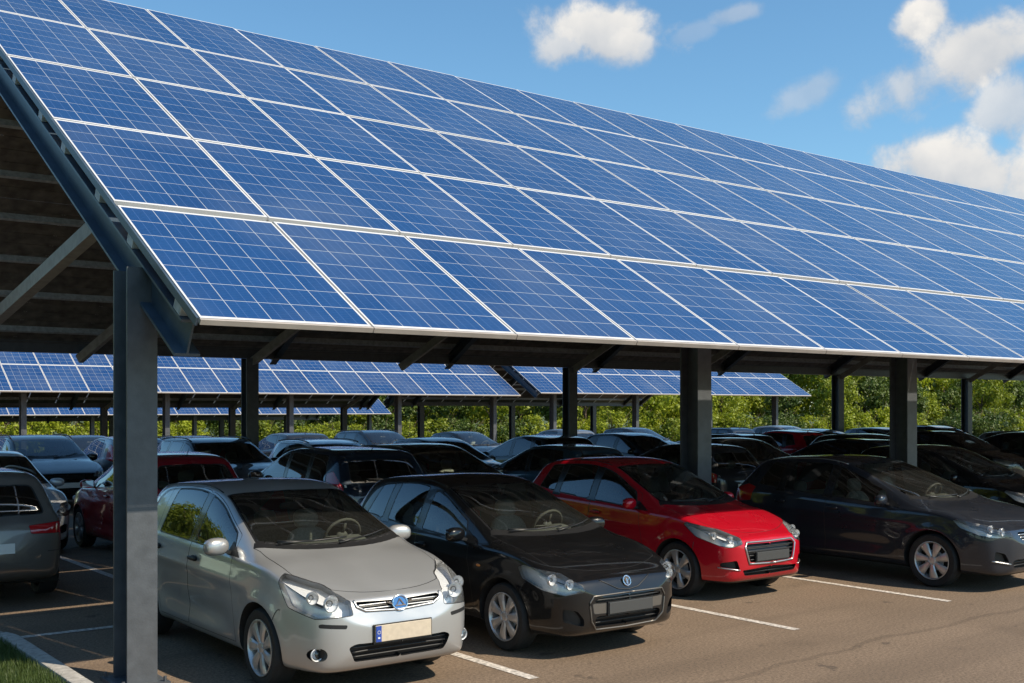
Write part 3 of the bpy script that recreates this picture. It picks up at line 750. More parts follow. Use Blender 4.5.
    def top_pt(s, x, y, off=0.0):
        h = s.ray((max(abs(x), .001), y, 4), (0, 0, -1))
        if h is None: return None
        h = h + s.nrm(h) * off; return Vector((h.x if x >= 0 else -h.x, h.y, h.z))
    def cut(s, poly, A, B, filt, pid, only=(0,)):
        bm, lay = s.bm, s.part; A, B = Vector(A), Vector(B)
        pts = [Vector((q[0], q[1])) for q in poly]; n = len(pts)
        x0, x1 = min(q.x for q in pts), max(q.x for q in pts); y0, y1 = min(q.y for q in pts), max(q.y for q in pts)
        def bb(f):
            a = [v.co.dot(A) for v in f.verts]; b = [v.co.dot(B) for v in f.verts]; return min(a), max(a), min(b), max(b)
        cand = []
        for f in bm.faces:
            if f[lay] not in only or not filt(f): continue
            a = bb(f)
            if a[1] >= x0 and a[0] <= x1 and a[3] >= y0 and a[2] <= y1: cand.append(f)
        for i in range(n):
            p, q = pts[i], pts[(i + 1) % n]; e = q - p
            if e.length < 1e-6: continue
            no = (A * (-e.y) + B * e.x).normalized(); m = .004
            ex0, ex1, ey0, ey1 = min(p.x, q.x) - m, max(p.x, q.x) + m, min(p.y, q.y) - m, max(p.y, q.y) + m
            sel = []
            for f in cand:
                if not f.is_valid: continue
                a = bb(f)
                if a[1] >= ex0 and a[0] <= ex1 and a[3] >= ey0 and a[2] <= ey1: sel.append(f)
            if not sel: continue
            g = set(sel)
            for f in sel: g.update(f.edges); g.update(f.verts)
            co = A * p.x + B * p.y
            # A and B are orthonormal: plane point only needs matching projection
            res = bmesh.ops.bisect_plane(bm, geom=list(g), dist=.0012, plane_co=co, plane_no=no)
            cand = [f for f in cand if f.is_valid]; have = set(cand)
            for f in res['geom']:
                if isinstance(f, bmesh.types.BMFace) and f not in have: cand.append(f)
        def inside(x, y):
            r = False; j = n - 1
            for i in range(n):
                a, b = pts[i], pts[j]
                if (a.y > y) != (b.y > y) and x < (b.x - a.x) * (y - a.y) / (b.y - a.y) + a.x: r = not r
                j = i
            return r
        k = 0
        for f in cand:
            if f.is_valid and f[lay] in only:
                c = f.calc_center_median()
                if filt(f) and inside(c.dot(A), c.dot(B)): f[lay] = pid; k += 1
        return k
    def faces(s, pid): return [f for f in s.bm.faces if f[s.part] == pid]
    def extract(s, pid, offset=0.0, push=(0, 0, 0)):
        """half-mesh lists of a part with smooth normals of the original body"""
        ids = {}; vs = []; ns = []; fs = []
        for f in s.faces(pid):
            q = []
            for v in f.verts:
                if v.index not in ids or True:
                    key = (round(v.co.x, 5), round(v.co.y, 5), round(v.co.z, 5))
                    if key not in ids:
                        ids[key] = len(vs); n = s.nrm(v.co); ns.append(n); vs.append(v.co + n * offset + Vector(push))
                    q.append(ids[key])
            if len(set(q)) > 2: fs.append(tuple(q))
        return vs, ns, fs
def mirror_join(vs, ns, fs):
    V = list(vs); Nn = list(ns); F = list(fs); mp = {}
    for i, v in enumerate(vs):
        if abs(v.x) < 2e-4: v.x = 0; mp[i] = i; Nn[i] = Vector((0, ns[i].y, ns[i].z)).normalized()
        else: mp[i] = len(V); V.append(Vector((-v.x, v.y, v.z))); Nn.append(Vector((-ns[i].x, ns[i].y, ns[i].z)))
    for f in fs: F.append(tuple(mp[i] for i in reversed(f)))
    return V, Nn, F
def mirror_only(vs, ns, fs):
    return [Vector((-v.x, v.y, v.z)) for v in vs], [Vector((-n.x, n.y, n.z)) for n in ns], [tuple(reversed(f)) for f in fs]
def boundary_loops(fs):
    cnt = {}
    for f in fs:
        for a, b in zip(f, f[1:] + f[:1]):
            if (b, a) in cnt: del cnt[(b, a)]
            else: cnt[(a, b)] = 1
    return list(cnt.keys())
def patch(name, data, mats, parent, org, rim=0.0, wall=0.0, wall_dir=None, shell=None):
    """mesh part from (verts, normals, faces). rim: dark border strip inside the edge; wall: depth of an inward return at the edge."""
    vs, ns, fs = data
    if not fs: return None
    me = bpy.data.meshes.new(name); V = [v - org for v in vs]
    F = list(fs); mi = [0] * len(F); NN = list(ns); nface_w = 0
    if wall:
        for (a, b) in boundary_loops(fs):
            ia = len(V); 
            for k in (a, b):
                d = (-ns[k] if wall_dir is None else Vector(wall_dir)); V.append(vs[k] - org + d * wall); NN.append(ns[k])
            F.append((b, a, ia, ia + 1)); mi.append(1 if len(mats) > 1 else 0); nface_w += 1
    me.from_pydata([tuple(v) for v in V], [], F); me.update()
    for m_ in mats: me.materials.append(m_)
    me.polygons.foreach_set('material_index', mi)
    if rim:
        bm = bmesh.new(); bm.from_mesh(me)
        bound = [f for f in bm.faces]
        res = bmesh.ops.inset_region(bm, faces=bound, thickness=rim, depth=0, use_boundary=True, use_even_offset=False)
        for f in res['faces']: f.material_index = 1
        bm.to_mesh(me); bm.free()
    me.polygons.foreach_set('use_smooth', [True] * len(me.polygons))
    if shell is not None:
        side = -1 if (len(vs) and sum(v.x for v in vs) < -1e-3 * len(vs)) else 1
        nl = []
        for v in me.vertices: nl.append(shell.nrm(v.co + org))
        if not wall: me.normals_split_custom_set_from_vertices([tuple(n) for n in nl])
        else:
            ln = [None] * len(me.loops)
            for p in me.polygons:
                w_ = p.index >= len(fs)
                for li in p.loop_indices: ln[li] = tuple(p.normal) if w_ else tuple(nl[me.loops[li].vertex_index])
            me.normals_split_custom_set(ln)
    return link_mesh(name, me, parent)

def rounded(pts, r=.02, k=3):
    out = []; n = len(pts); P_ = [Vector(p) for p in pts]
    for i in range(n):
        a, b, c = P_[i - 1], P_[i], P_[(i + 1) % n]; u = (a - b); v = (c - b); rr = min(r, u.length * .45, v.length * .45)
        p0 = b + u.normalized() * rr; p1 = b + v.normalized() * rr
        for t in [j / k for j in range(k + 1)]: out.append((p0 * (1 - t) ** 2 + b * 2 * t * (1 - t) + p1 * t * t))
    return [(q.x, q.y) for q in out]
YA, ZA, XA = (0, 1, 0), (0, 0, 1), (1, 0, 0)
R2 = math.sqrt(.5)

def wheel_meshes(r, spokes, style):
    t = MB(); w = .10
    pr = [(r * .70, -w * .86), (r * .80, -w * 1.02), (r * .93, -w * .98), (r * .985, -w * .78), (r, -w * .5), (r, w * .5), (r * .985, w * .78), (r * .93, w * .98), (r * .80, w * 1.02), (r * .70, w * .86)]
    t.lathe(pr, 44)
    t.lathe([(r * .70, -w * .86), (r * .70, w * .86)], 44)
    # grooves
    tm = t.mesh('tyre', [M['rubber']], True, 40)
    rm = MB(); ri = r * .705
    rm.lathe([(ri, w * .86), (ri * 1.01, w * .98), (ri * .975, w * 1.0), (ri * .94, w * .90), (ri * .90, w * .45), (ri * .88, -w * .2)], 44, 0)
    rm.lathe([(ri * .93, w * .10), (.001, w * .10)], 32, 1)          # dark brake side
    rm.lathe([(ri * .55, w * .25), (ri * .55, w * .32), (.02, w * .32)], 28, 2)
    for i in range(spokes):
        a0 = 2 * math.pi * i / spokes
        segs = 5; vs = []
        for k in range(segs + 1):
            f = k / segs; rad = ri * (.14 + .80 * f)
            if style == 'paddle': hw = ri * (.10 + .10 * f + .085 * f * f - .12 * max(0, f - .75))
            elif style == 'twin': hw = ri * (.12 + .05 * f)
            else: hw = ri * (.13 + .03 * f + .10 * f * f)
            xx = w * (.80 + .16 * math.sin(f * 2.2)) - w * .05 * f
            tw = .05 * f if style == 'paddle' else 0
            for sgn, dx in ((-1, -.010), (-.6, 0.003), (.6, .003), (1, -.010)):
                ang = a0 + tw + sgn * hw / rad
                vs.append(Vector((xx + dx, rad * math.cos(ang), rad * math.sin(ang))))
            vs.append(Vector((xx - .035, rad * math.cos(a0 + tw + hw * .8 / rad), rad * math.sin(a0 + tw + hw * .8 / rad))))
            vs.append(Vector((xx - .035, rad * math.cos(a0 + tw - hw * .8 / rad), rad * math.sin(a0 + tw - hw * .8 / rad))))
        fs = []
        for k in range(segs):
            for j in range(6): fs.append((k * 6 + j, (k + 1) * 6 + j, (k + 1) * 6 + (j + 1) % 6, k * 6 + (j + 1) % 6))
        rm.add(vs, fs, 0)
    rm.lathe([(ri * .24, w * .62), (ri * .23, w * .86), (ri * .17, w * .93), (ri * .16, w * .90), (.001, w * .93)], 28, 0)
    for i in range(5):
        a = 2 * math.pi * i / 5 + .3; c = Vector((w * .89, ri * .20 * math.cos(a), ri * .20 * math.sin(a)))
        rm.lathe([(.010, 0), (.009, .006), (.001, .007)], 8, 2, Matrix.Translation(c))
    rmm = rm.mesh('rim', [M['alloy'], M['dark_disc'], M['galv']], True, 35)
    return tm, rmm

PAINT_SLOT = {}
def build_car(name, p, pm):
    """returns the root empty (at the middle of the car on the ground, nose towards -y)"""
    S = Shell(p); L, W, H = p['L'], p['W'], p['H']; org = Vector((0, L / 2, 0)); root = empty(name)
    yc, zc = p['cowl']; yr, zr0 = p['roof_f']; ye, ze = p['roof_r']; yt, ztl = p['tail']; r = p['wr']; Wh = W / 2
    side = lambda f: f.calc_center_median().x > .30 and f.normal.x > .2
    fl = float
    # --- daylight openings (side windows)
    def rail_z(y): w_, z_ = S.rail(y); return fl(z_)
    def belt_z(y): return fl(S.belt(y))
    ys = np.linspace(yc - .05, L - .12, 90)
    win = p['windows']; lo_off, hi_off = .028, p.get('hi_off', .030)
    PID = 10; wins = []
    for (a0, a1, b0, b1, kind) in win:      # a0/a1: y of the front edge at bottom/top ; b0/b1: rear edge bottom/top
        pts = []
        n = 9
        for i in range(n + 1):
            y = a0 + (b0 - a0) * i / n; pts.append((y, belt_z(y) + lo_off + p.get('win_rise', 0) * max(0, (y - yc) / (L - yc)) ** 3))
        up = []
        for i in range(n + 1):
            y = b1 + (a1 - b1) * i / n; up.append((y, max(rail_z(y) - hi_off - .006, belt_z(y) + lo_off + .012)))
        poly = rounded(pts + up, .028, 2)
        S.cut(poly, YA, ZA, side, PID); wins.append((PID, kind)); PID += 1
    # --- dark pillar covers between the side windows
    covers = []
    if p.get('black_pillars', True):
        for k in range(len(win) - 1):
            w0, w1 = win[k], win[k + 1]
            yb_, yt_, yb2, yt2 = w0[2] - .03, w0[3] - .03, w1[0] + .03, w1[1] + .03
            poly = [(yb_, belt_z(yb_) + lo_off), (yb2, belt_z(yb2) + lo_off), (yt2, rail_z(yt2) - hi_off - .006), (yt_, rail_z(yt_) - hi_off - .006)]
            S.cut(poly, YA, ZA, side, 30 + k); covers.append(30 + k)
    # --- windscreen
    wsp = []; yb0 = yc + .0
    wr_, zr_ = S.rail(np.array([yc + .08]));
    def xr(y): return fl(S.rail(np.array([y]))[0][0])
    yb = lambda x: yb0 + .015 + .22 * (x / .72) ** 2.4
    xm = 0
    for i in range(60):
        if xm + .012 > xr(yb(xm + .012)) * .985 - .035: break
        xm += .012
    bot_e = [(x, yb(x)) for x in np.linspace(0, xm, 9)]
    ytop = yr - .015
    sideE = []
    for t in np.linspace(.12, 1, 7):
        y = yb(xm) + (ytop + .055 - yb(xm)) * t; sideE.append((xr(y) * .985 - .035, y))
    xt = sideE[-1][0]
    topE = [(x, ytop + .055 * (x / xt) ** 2) for x in np.linspace(xt * .85, 0, 6)]
    S.cut(bot_e + sideE + topE, XA, YA, lambda f: f.normal.z > .1 and f.calc_center_median().z > zc - .15, 2)
    # --- rear window
    zlo, zhi = p['rear_win']
    def xrz(z):
        best = .3
        for y in np.linspace(ye - .1, L - .03, 40):
            if S.zt(y) < z + .02: break
            best = y
        return best
    rw = p.get('rear_win_w', (.60, .50))
    poly = rounded([(-.0, zlo), (rw[0], zlo + .015), (rw[0] * .5 + rw[1] * .5 + .012, (zlo + zhi) / 2), (rw[1], zhi), (0, zhi + .012)], .05, 3)
    poly = [(max(0, a), b) for a, b in [(0, zlo)] + rounded([(rw[0] * .5, zlo), (rw[0], zlo + .012), (rw[1], zhi - .01), (rw[1] * .5, zhi)], .06, 3)[2:-2] + [(0, zhi + .006)]]
    S.cut(poly, XA, ZA, lambda f: f.calc_center_median().y > L * .72 and f.normal.y > .12, 3)
    # --- lamps
    dF = (R2, R2, 0)    # (x + y)/sqrt2
    S.cut(rounded(p['headlight'], .02, 3), dF, ZA, lambda f: f.calc_center_median().y < 1.15 and f.normal.dot(Vector((R2, -R2, 0))) > .0 and f.calc_center_median().x > .15, 4)
    dR = (R2, -R2, 0)   # (x - (y - L))/sqrt2
    tl = [(a - L * R2, b) for a, b in p['taillight']]
    S.cut(rounded(tl, .02, 3), dR, ZA, lambda f: f.calc_center_median().y > L - .9 and f.normal.dot(Vector((R2, R2, 0))) > -.05 and f.calc_center_median().x > .15, 5)
    frontf = lambda f: f.calc_center_median().y < .62 and f.normal.y < -.12
    holes = []
    for (poly, kind) in p['front_holes']:
        pid = 40 + len(holes)
        S.cut(rounded(poly, .022, 3) if kind != 'round' else poly, XA, ZA, frontf, pid); holes.append((pid, kind, poly))
    # --- wheel arches
    Ra = r + .048
    for yw in (p['fw'], p['rw']):
        circ = [(yw + Ra * math.cos(t), r + Ra * math.sin(t)) for t in np.linspace(0, 2 * math.pi, 41)[:-1]]
        S.cut(circ, YA, ZA, lambda f: f.calc_center_median().x > Wh - .30, 6)
    # --- lower trim, cowl, bonnet, doors
    zb0 = p.get('zb', .19)
    lowz = p.get('lowtrim', .235)
    S.cut([(-.2, -.1), (L + .2, -.1), (L + .2, lowz), (-.2, lowz)], YA, ZA, lambda f: True, 7)
    yh0 = p.get('hood_y0', .17)
    hx = lambda y: fl(S.P(y)) * .90 - .028
    cw = [(x, yb(x) - .0015) for x in np.linspace(0, xm + .01, 8)]
    cw2 = [(x, yb(x) - .085 + .015 * x) for x in np.linspace(xm + .04, 0, 8)]
    S.cut(cw + cw2, XA, YA, lambda f: f.normal.z > .2 and f.calc_center_median().z > zc - .2, 8)
    xm2 = min(xm + .05, hx(yb(xm) - .09))
    back = [(x, yb(x) - .086 + .015 * x) for x in np.linspace(0, xm2, 8)]
    sd = [(hx(y) * (.90 if y < .35 else .97), y) for y in np.linspace(yb(xm2) - .16, yh0 + .16, 6)]
    fr = [(x, yh0 + (.16 if p.get('hood_round', 1) else .05) * (x / max(.1, sd[-1][0])) ** 2.5) for x in np.linspace(sd[-1][0] * .93, 0, 7)]
    S.cut(back + sd + fr, XA, YA, lambda f: f.normal.z > .15 and f.calc_center_median().z > .5, 9)
    doors = []
    for k, (d0, d1, e0, e1) in enumerate(p['doors']):
        n = 8; bt = [(d0 + (e0 - d0) * i / n, .285) for i in range(n + 1)]
        # rear edge may follow the rear arch
        Rr = Ra + .05; yw = p['rw']
        re = []
        for z in np.linspace(.285, 1.0, 9):
            y = e0
            if k == len(p['doors']) - 1 and abs(z - r) < Rr: y = min(y, yw - math.sqrt(max(0, Rr * Rr - (z - r) ** 2)))
            re.append((y, z))
        if k == len(p['doors']) - 1: bt = [(a, b) for a, b in bt if a < re[0][0] - .03]
        up = [(y, rail_z(y) - .012) for y in np.linspace(e1, d1, 10)]
        S.cut(rounded(bt + re + up, .03, 2), YA, ZA, side, 20 + k); doors.append(20 + k)
    for pid in doors:      # stray slivers go back to the body
        todo = set(S.faces(pid)); comps = []
        while todo:
            st = [todo.pop()]; cp = list(st)
            while st:
                f = st.pop()
                for e in f.edges:
                    for g in e.link_faces:
                        if g in todo: todo.discard(g); st.append(g); cp.append(g)
            comps.append(cp)
        comps.sort(key=len, reverse=True)
        for cp in comps[1:]:
            for f in cp: f[S.part] = 0
    # ---------------------------------------------------------------- emit parts
    def sides(pid, name, mats, rim=0, **k):
        d = S.extract(pid); out = []
        for q, dd in ((1, d), (-1, mirror_only(*d))): out.append(patch(name, dd, mats, root, org, rim, shell=S, **k))
        return out
    d0 = S.extract(0); body = patch('body', mirror_join(*d0), [pm], root, org, shell=S)
    patch('sill_trim', mirror_join(*S.extract(7)), [M['black']], root, org, shell=S)
    patch('bonnet', mirror_join(*S.extract(9)), [pm, M['black']], root, org, rim=.007, shell=S)
    patch('wiper_cowl', mirror_join(*S.extract(8)), [M['black']], root, org, shell=S)
    ws = patch('windscreen', mirror_join(*S.extract(2)), [M['screen'], M['black']], root, org, rim=.022, shell=S)
    patch('rear_window', mirror_join(*S.extract(3)), [M['privacy'] if p.get('tint') else M['glass'], M['black']], root, org, rim=.02, shell=S)
    dobj = [sides(pid, 'door', [pm, M['black']], rim=.006) for pid in doors]
    for k, pid in enumerate(covers): sides(pid, 'pillar_cover', [M['gloss_black']])
    for (pid, kind) in wins:
        gm_ = M['privacy'] if (p.get('tint') and kind != 0) else M['glass']
        d = S.extract(pid)
        for q, dd in ((0, d), (1, mirror_only(*d))):
            par = dobj[kind][q] if kind < len(dobj) else root
            patch('window', dd, [gm_, M['black']], par, org, rim=.014, shell=S)
    # handles
    for k, (d0_, d1_, e0, e1) in enumerate(p['doors']):
        hy = e0 - .13 if k == 0 else min(e0, p['rw'] - .30) - .05 + p.get('rear_handle', 0.0); hz = belt_z(hy) - .105
        a, b = S.side_pt(hy - .085, hz, .022), S.side_pt(hy + .085, hz, .022)
        for q in (0, 1):
            mb = MB(); aa, bb_ = a.copy(), b.copy()
            if q: aa.x *= -1; bb_.x *= -1
            mb.ellipsoid((aa + bb_) / 2 - org, (.013, .092, .017), 0, 14, 8, 3.2)
            # cup behind the grip
            mb.ellipsoid((aa + bb_) / 2 - org - Vector((.019 if not q else -.019, .01, 0)), (.006, .07, .028), 1, 14, 8, 2.4)
            mb.build('handle', [M['black'] if p.get('black_handles') else pm, M['black']], dobj[k][q], True)
    # headlights
    d = S.extract(4)
    for q, dd in ((1, d), (-1, mirror_only(*d))):
        lens = patch('headlight', dd, [M['lens'], M['black']], root, org, rim=.006, shell=S)
        if lens is None: continue
        v2 = [v - n * .055 + Vector((-.02 * q, .045, 0)) for v, n in zip(dd[0], dd[1])]
        hs = patch('lamp_housing', (v2, dd[1], dd[2]), [M['reflector']], lens, org, shell=S)
        # side walls
        mb = MB()
        for (a, b) in boundary_loops(dd[2]):
            mb.add([dd[0][a] - org, dd[0][b] - org, v2[b] - org, v2[a] - org], [(3, 2, 1, 0)])
        mb.build('lamp_surround', M['satin'], lens, True)
        for (bx, bz, br) in p.get('bulbs', []):
            c = S.front_pt(bx, bz, 0)
            if c is None: continue
            c = Vector((c.x * q, c.y + .035, c.z)) - org; mb = MB(); rot = Matrix.Translation(c) @ Matrix.Rotation(R(-90), 4, 'Z') @ Matrix.Rotation(R(-8 * q), 4, 'Z')
            mb.lathe([(br, .012), (br * .96, .0), (br * .8, -.02), (br * .45, -.035), (.001, -.04)], 24, 0, rot)
            mb.lathe([(br * 1.03, .010), (br * 1.06, .016), (br, .020), (br * .95, .012)], 24, 1, rot)
            mb.ellipsoid(c + Vector((0, .012, 0)), (br * .42,) * 3, 2, 12, 8)
            mb.build('reflector_bowl', [M['reflector'], M['satin'], M['lens']], lens, True, 45)
    # tail lamps
    d = S.extract(5)
    for q, dd in ((1, d), (-1, mirror_only(*d))):
        tlm = patch('tail_lamp', dd, [M['red_lens'], M['black']], root, org, rim=.006, shell=S)
        if tlm is not None:
            cc = sum(dd[0], Vector()) / len(dd[0]); mb = MB(); pp = S.rear_pt(cc.x * .93 * q, cc.z - .01, .002)
            if pp is not None:
                pq = [S.rear_pt((cc.x * .93 + a) * q, cc.z - .01 + b, .003) for a, b in ((-.05, -.018), (.03, -.018), (.03, .018), (-.05, .018))]
                if all(x is not None for x in pq):
                    mb.add([x - org for x in (pq if q < 0 else pq[::-1])], [(0, 1, 2, 3)]); mb.build('reverse_lamp', M['plate_white'], tlm)
    # front openings
    for (pid, kind, poly) in holes:
        d = S.extract(pid)
        if not d[2]: continue
        centred = min(v.x for v in d[0]) < .01
        sets = [mirror_join(*d)] if centred else [d, mirror_only(*d)]
        for dd in sets:
            dep = .05
            v2 = [v + Vector((0, dep, 0)) for v in dd[0]]
            nm_ = {'grille': 'grille', 'intake': 'air_intake', 'round': 'fog_lamp', 'pocket': 'fog_recess', 'panel': 'grille_surround', 'darkplate': 'number_plate', 'chromeframe': 'grille_frame', 'plain': 'bumper_insert'}[kind]
            if kind in ('panel', 'plain'):
                patch(nm_, dd, [M['panel_grey'] if kind == 'panel' else M['black'], M['black']], root, org, rim=.006, shell=S); continue
            g = patch(nm_, (v2, dd[1], dd[2]), [M['black']], root, org, shell=S)
            mb = MB()
            for (a, b) in boundary_loops(dd[2]): mb.add([dd[0][a] - org, dd[0][b] - org, v2[b] - org, v2[a] - org], [(3, 2, 1, 0)])
            mb.build('rim', pm if kind == 'round' else M['black'], g, True)
            xs = [v.x for v in dd[0]]; zs_ = [v.z for v in dd[0]]
            if kind in ('grille', 'intake'):
                nb = p.get('slats', {}).get(kind, 3); zl, zh = min(zs_), max(zs_)
                for i in range(nb):
                    z = zl + (zh - zl) * (i + .75) / (nb + .5); pts = []
                    # extent of the opening at this height
                    xe = 0
                    for x in np.linspace(0, max(xs), 60):
                        ins = False; j = len(poly) - 1
                        zz = z + p.get('slat_sweep', {}).get(kind, 0) * x * x
                        for i2 in range(len(poly)):
                            a, b = poly[i2], poly[j]
                            if (a[1] > zz) != (b[1] > zz) and x < (b[0] - a[0]) * (zz - a[1]) / (b[1] - a[1]) + a[0]: ins = not ins
                            j = i2
                        if ins: xe = x
                    xe = max(.03, xe + .0)
                    for x in np.linspace(-xe, xe, 21):
                        q_ = S.front_pt(x, z + p.get('slat_sweep', {}).get(kind, 0) * x * x, -.012 if kind == 'grille' else -.03)
                        if q_ is not None: pts.append(q_ - org)
                    if len(pts) > 2:
                        sb = MB(); sb.tube(pts, .0075, 6); sb.build('slat', M['satin'] if (kind == 'grille' and p.get('chrome_slats')) else M['black'], g, True)
            if kind == 'round':
                c = sum(dd[0], Vector()) / len(dd[0]); rr = (max(zs_) - min(zs_)) / 2
                rot = Matrix.Translation(c - org + Vector((0, .028, 0))) @ Matrix.Rotation(R(-90), 4, 'Z')
                fb = MB(); fb.lathe([(rr * .98, .012), (rr * .90, .020), (rr * .78, .014), (rr * .76, -.0), (rr * .4, -.014), (.001, -.018)], 24, 0, rot); fb.build('fog_bezel', M['reflector'], g, True, 50)
                fb = MB(); fb.lathe([(rr * .80, .012), (rr * .5, .020), (.001, .023)], 20, 0, rot); fb.build('fog_lens', M['lens'], g, True)
    for fn in p.get('front_extra', []): fn(S, root, org, pm)
    # bumper split line from the lamp to the wheel arch
    for q in (1, -1):
        ya, za = p.get('seam', (.50, .66)); yb_, zb_ = p['fw'] - Ra * .72, r + Ra * .72
        pts = [S.side_pt(ya + (yb_ - ya) * t, za + (zb_ - za) * t + .03 * math.sin(math.pi * t), .0005) for t in np.linspace(0, 1, 9)]
        pts = [Vector((v.x * q, v.y, v.z)) - org for v in pts if v is not None]
        if len(pts) > 2:
            mb = MB(); mb.tube(pts, .0035, 5); mb.build('bumper_seam', M['black'], root)
        pts = []
        for t in np.linspace(0, 1, 12):
            y_ = L - .05 - .30 * t; z_ = ztl - .40 + .0 * t; v = S.side_pt(y_, z_, .0005)
            if v is not None: pts.append(Vector((v.x * q, v.y, v.z)) - org)
        if len(pts) > 2:
            mb = MB(); mb.tube(pts, .0035, 5); mb.build('bumper_seam', M['black'], root)
    # wheels
    wname = p['wheelset']
    tm, rmm = WHEELS[wname]
    for yw in (p['fw'], p['rw']):
        for sx in (1, -1):
            wo = link_mesh('wheel', tm, root, (sx * (Wh - .105), yw - L / 2, r), (0, 0, 0 if sx > 0 else math.pi))
            ro = link_mesh('rim', rmm, wo); ro.rotation_euler = (rng.uniform(0, 6.28), 0, 0)
            # dark liner of the wheel arch
            lb = MB(); seg = 24; vs = []
            for xx in (Wh - .012, Wh - .34):
                for i in range(seg + 1):
                    t = -.35 + (math.pi + .7) * i / seg; vs.append((sx * xx, yw - L / 2 + (Ra + .002) * math.cos(t), r + (Ra + .002) * math.sin(t)))
            # outer rim follows the body side
            for i in range(seg + 1):
                y_, z_ = vs[i][1] + L / 2, vs[i][2]; h = S.side_pt(y_, max(z_, zb0 + .02), 0)
                if h is not None: vs[i] = (sx * (h.x - .001), vs[i][1], vs[i][2])
            fs = [(i, i + 1, seg + 2 + i, seg + 1 + i) if sx < 0 else (seg + 1 + i, seg + 2 + i, i + 1, i) for i in range(seg)]
            lb.add(vs, fs); c = len(vs)
            lb.add([vs[seg + 1 + i] for i in range(seg + 1)], [tuple(range(seg + 1))])
            lb.build('wheel_arch', M['rubber'], root, True, 40)
    # floor so nothing shows through
    fb = MB(); fb.box((0, 0, zb0 + .10), (W * .80, L * .86, .02)); fb.build('floor_pan', M['trim'], root)
    # mirrors
    my = yc + p.get('mirror_dy', .50); mz = belt_z(my) + .085
    sp = S.side_pt(my, belt_z(my) + .03)
    for q in (1, -1):
        c = Vector((sp.x + .115, my - L / 2, mz + .0)); mb = MB()
        mr = p.get('mirror', (.105, .062, .072))
        rot = Matrix.Rotation(R(-12), 3, 'Z')
        mb.ellipsoid(c, mr, 0, 20, 12, 2.5, rot)
        # flatten the glass side
        for i, v in enumerate(mb.v):
            lim = c.y + mr[1] * .42
            if v[1] > lim: mb.v[i] = (v[0], lim, v[2])
        st = MB(); st.bar(Vector((sp.x - .01, my - L / 2 - .01, mz - .055)), Vector((sp.x + .07, my - L / 2 - .005, mz - .035)), .06, .028)
        gl = MB(); gl.box((c.x - .002, c.y + mr[1] * .42 + .003, c.z), (mr[0] * 1.55, .004, mr[2] * 1.45))
        if q < 0: mb, st, gl = mb.mirrored(), st.mirrored(), gl.mirrored()
        mo = mb.build('wing_mirror', [M['black'] if p.get('black_mirrors') else pm], root, True, 50)
        st.build('mirror_foot', M['black'], mo); gl.build('mirror_glass', M['mirror'], mo)
        tri = MB(); a, b, c_ = S.side_pt(my - .22, belt_z(my - .22) + .012, .003), S.side_pt(my + .03, belt_z(my) + .012, .003), S.side_pt(my - .0, min(belt_z(my) + .12, rail_z(my) - .03), .003)
        if a is not None and b is not None and c_ is not None:
            tri.add([a - org, b - org, c_ - org], [(0, 1, 2)]); tri = tri if q > 0 else tri.mirrored(); tri.build('mirror_base', M['black'], root)
    # wipers
    for (x0, x1) in ((-.50, .12), (.02, .56)):
        pts = []
        for t in np.linspace(0, 1, 9):
            x = x0 + (x1 - x0) * t; yy = yb(abs(x)) + .02 + .05 * t; q_ = S.top_pt(x, yy, .012)
            if q_ is not None: pts.append(q_ - org)
        if len(pts) > 2:
            wb = MB(); wb.tube(pts, .008, 6); wb.bar(pts[0] + Vector((-.02, -.05, -.012)), pts[4], .012, .012); wb.build('wiper', M['black'], root, True)
    if p.get('rear_wiper'):
        pts = [S.rear_pt(x, zlo + .035 + abs(x) * .05, .012) for x in np.linspace(-.02, .34, 6)]
        if all(x is not None for x in pts):
            wb = MB(); wb.tube([x - org for x in pts], .008, 6); wb.build('rear_wiper', M['black'], root, True)
    # roof seams / rails
    for q in (1, -1):
        pts = []
        for y in np.linspace(yr + .12, ye - .05, 14):
            q_ = S.top_pt(xr(y) * .93, y, .002 if not p.get('roof_rails') else .035); pts.append(Vector((q_.x * q, q_.y, q_.z)) - org)
        sb = MB(); sb.tube(pts, .006 if not p.get('roof_rails') else .014, 6); sb.build('roof_strip', M['black'] if not p.get('chrome_rails') else M['satin'], root, True)
    # rear plate
    pc = [S.rear_pt(x, z, .006) for x, z in ((-.26, p['rear_plate'] - .055), (.26, p['rear_plate'] - .055), (.26, p['rear_plate'] + .055), (-.26, p['rear_plate'] + .055))]
    if all(x is not None for x in pc):
        ym = max(x.y for x in pc); mb = MB(); mb.box(Vector((0, ym + .004 - L / 2, p['rear_plate'])), (.52, .008, .11)); mb.build('number_plate', M['plate_white'], root)
    # interior
    sy = yc + .93 - L / 2; hz = H - 1.53
    for sx in (-.36, .36):
        sb = MB(); lean = Matrix.Rotation(R(-17), 3, 'X')
        sb.ellipsoid((sx, sy + .28, .76 + hz * .5), (.235, .075, .32), 0, 18, 12, 3.2, lean)
        sb.ellipsoid((sx, sy, .48), (.24, .26, .09), 0, 18, 10, 3.2)
        so = sb.build('seat', M['seat'], root, True)
        hb = MB(); hb.ellipsoid((sx, sy + .385, 1.145 + hz * .6), (.125, .055, .095), 0, 16, 10, 2.8, lean)
        for k in (-.05, .05): hb.tube([(sx + k, sy + .36, 1.00 + hz * .6), (sx + k, sy + .38, 1.12 + hz * .6)], .006, 6)
        hb.build('headrest', M['seat'], so, True)
    rb = MB(); rb.ellipsoid((0, sy + 1.20, .74), (.60, .09, .30), 0, 20, 10, 3.6, Matrix.Rotation(R(-20), 3, 'X'))
    for k in (-.36, .36): rb.ellipsoid((k, sy + 1.29, 1.08), (.12, .05, .08), 0, 14, 8, 2.8)
    rb.ellipsoid((0, sy + .95, .46), (.60, .26, .08), 0, 18, 8, 3.2)
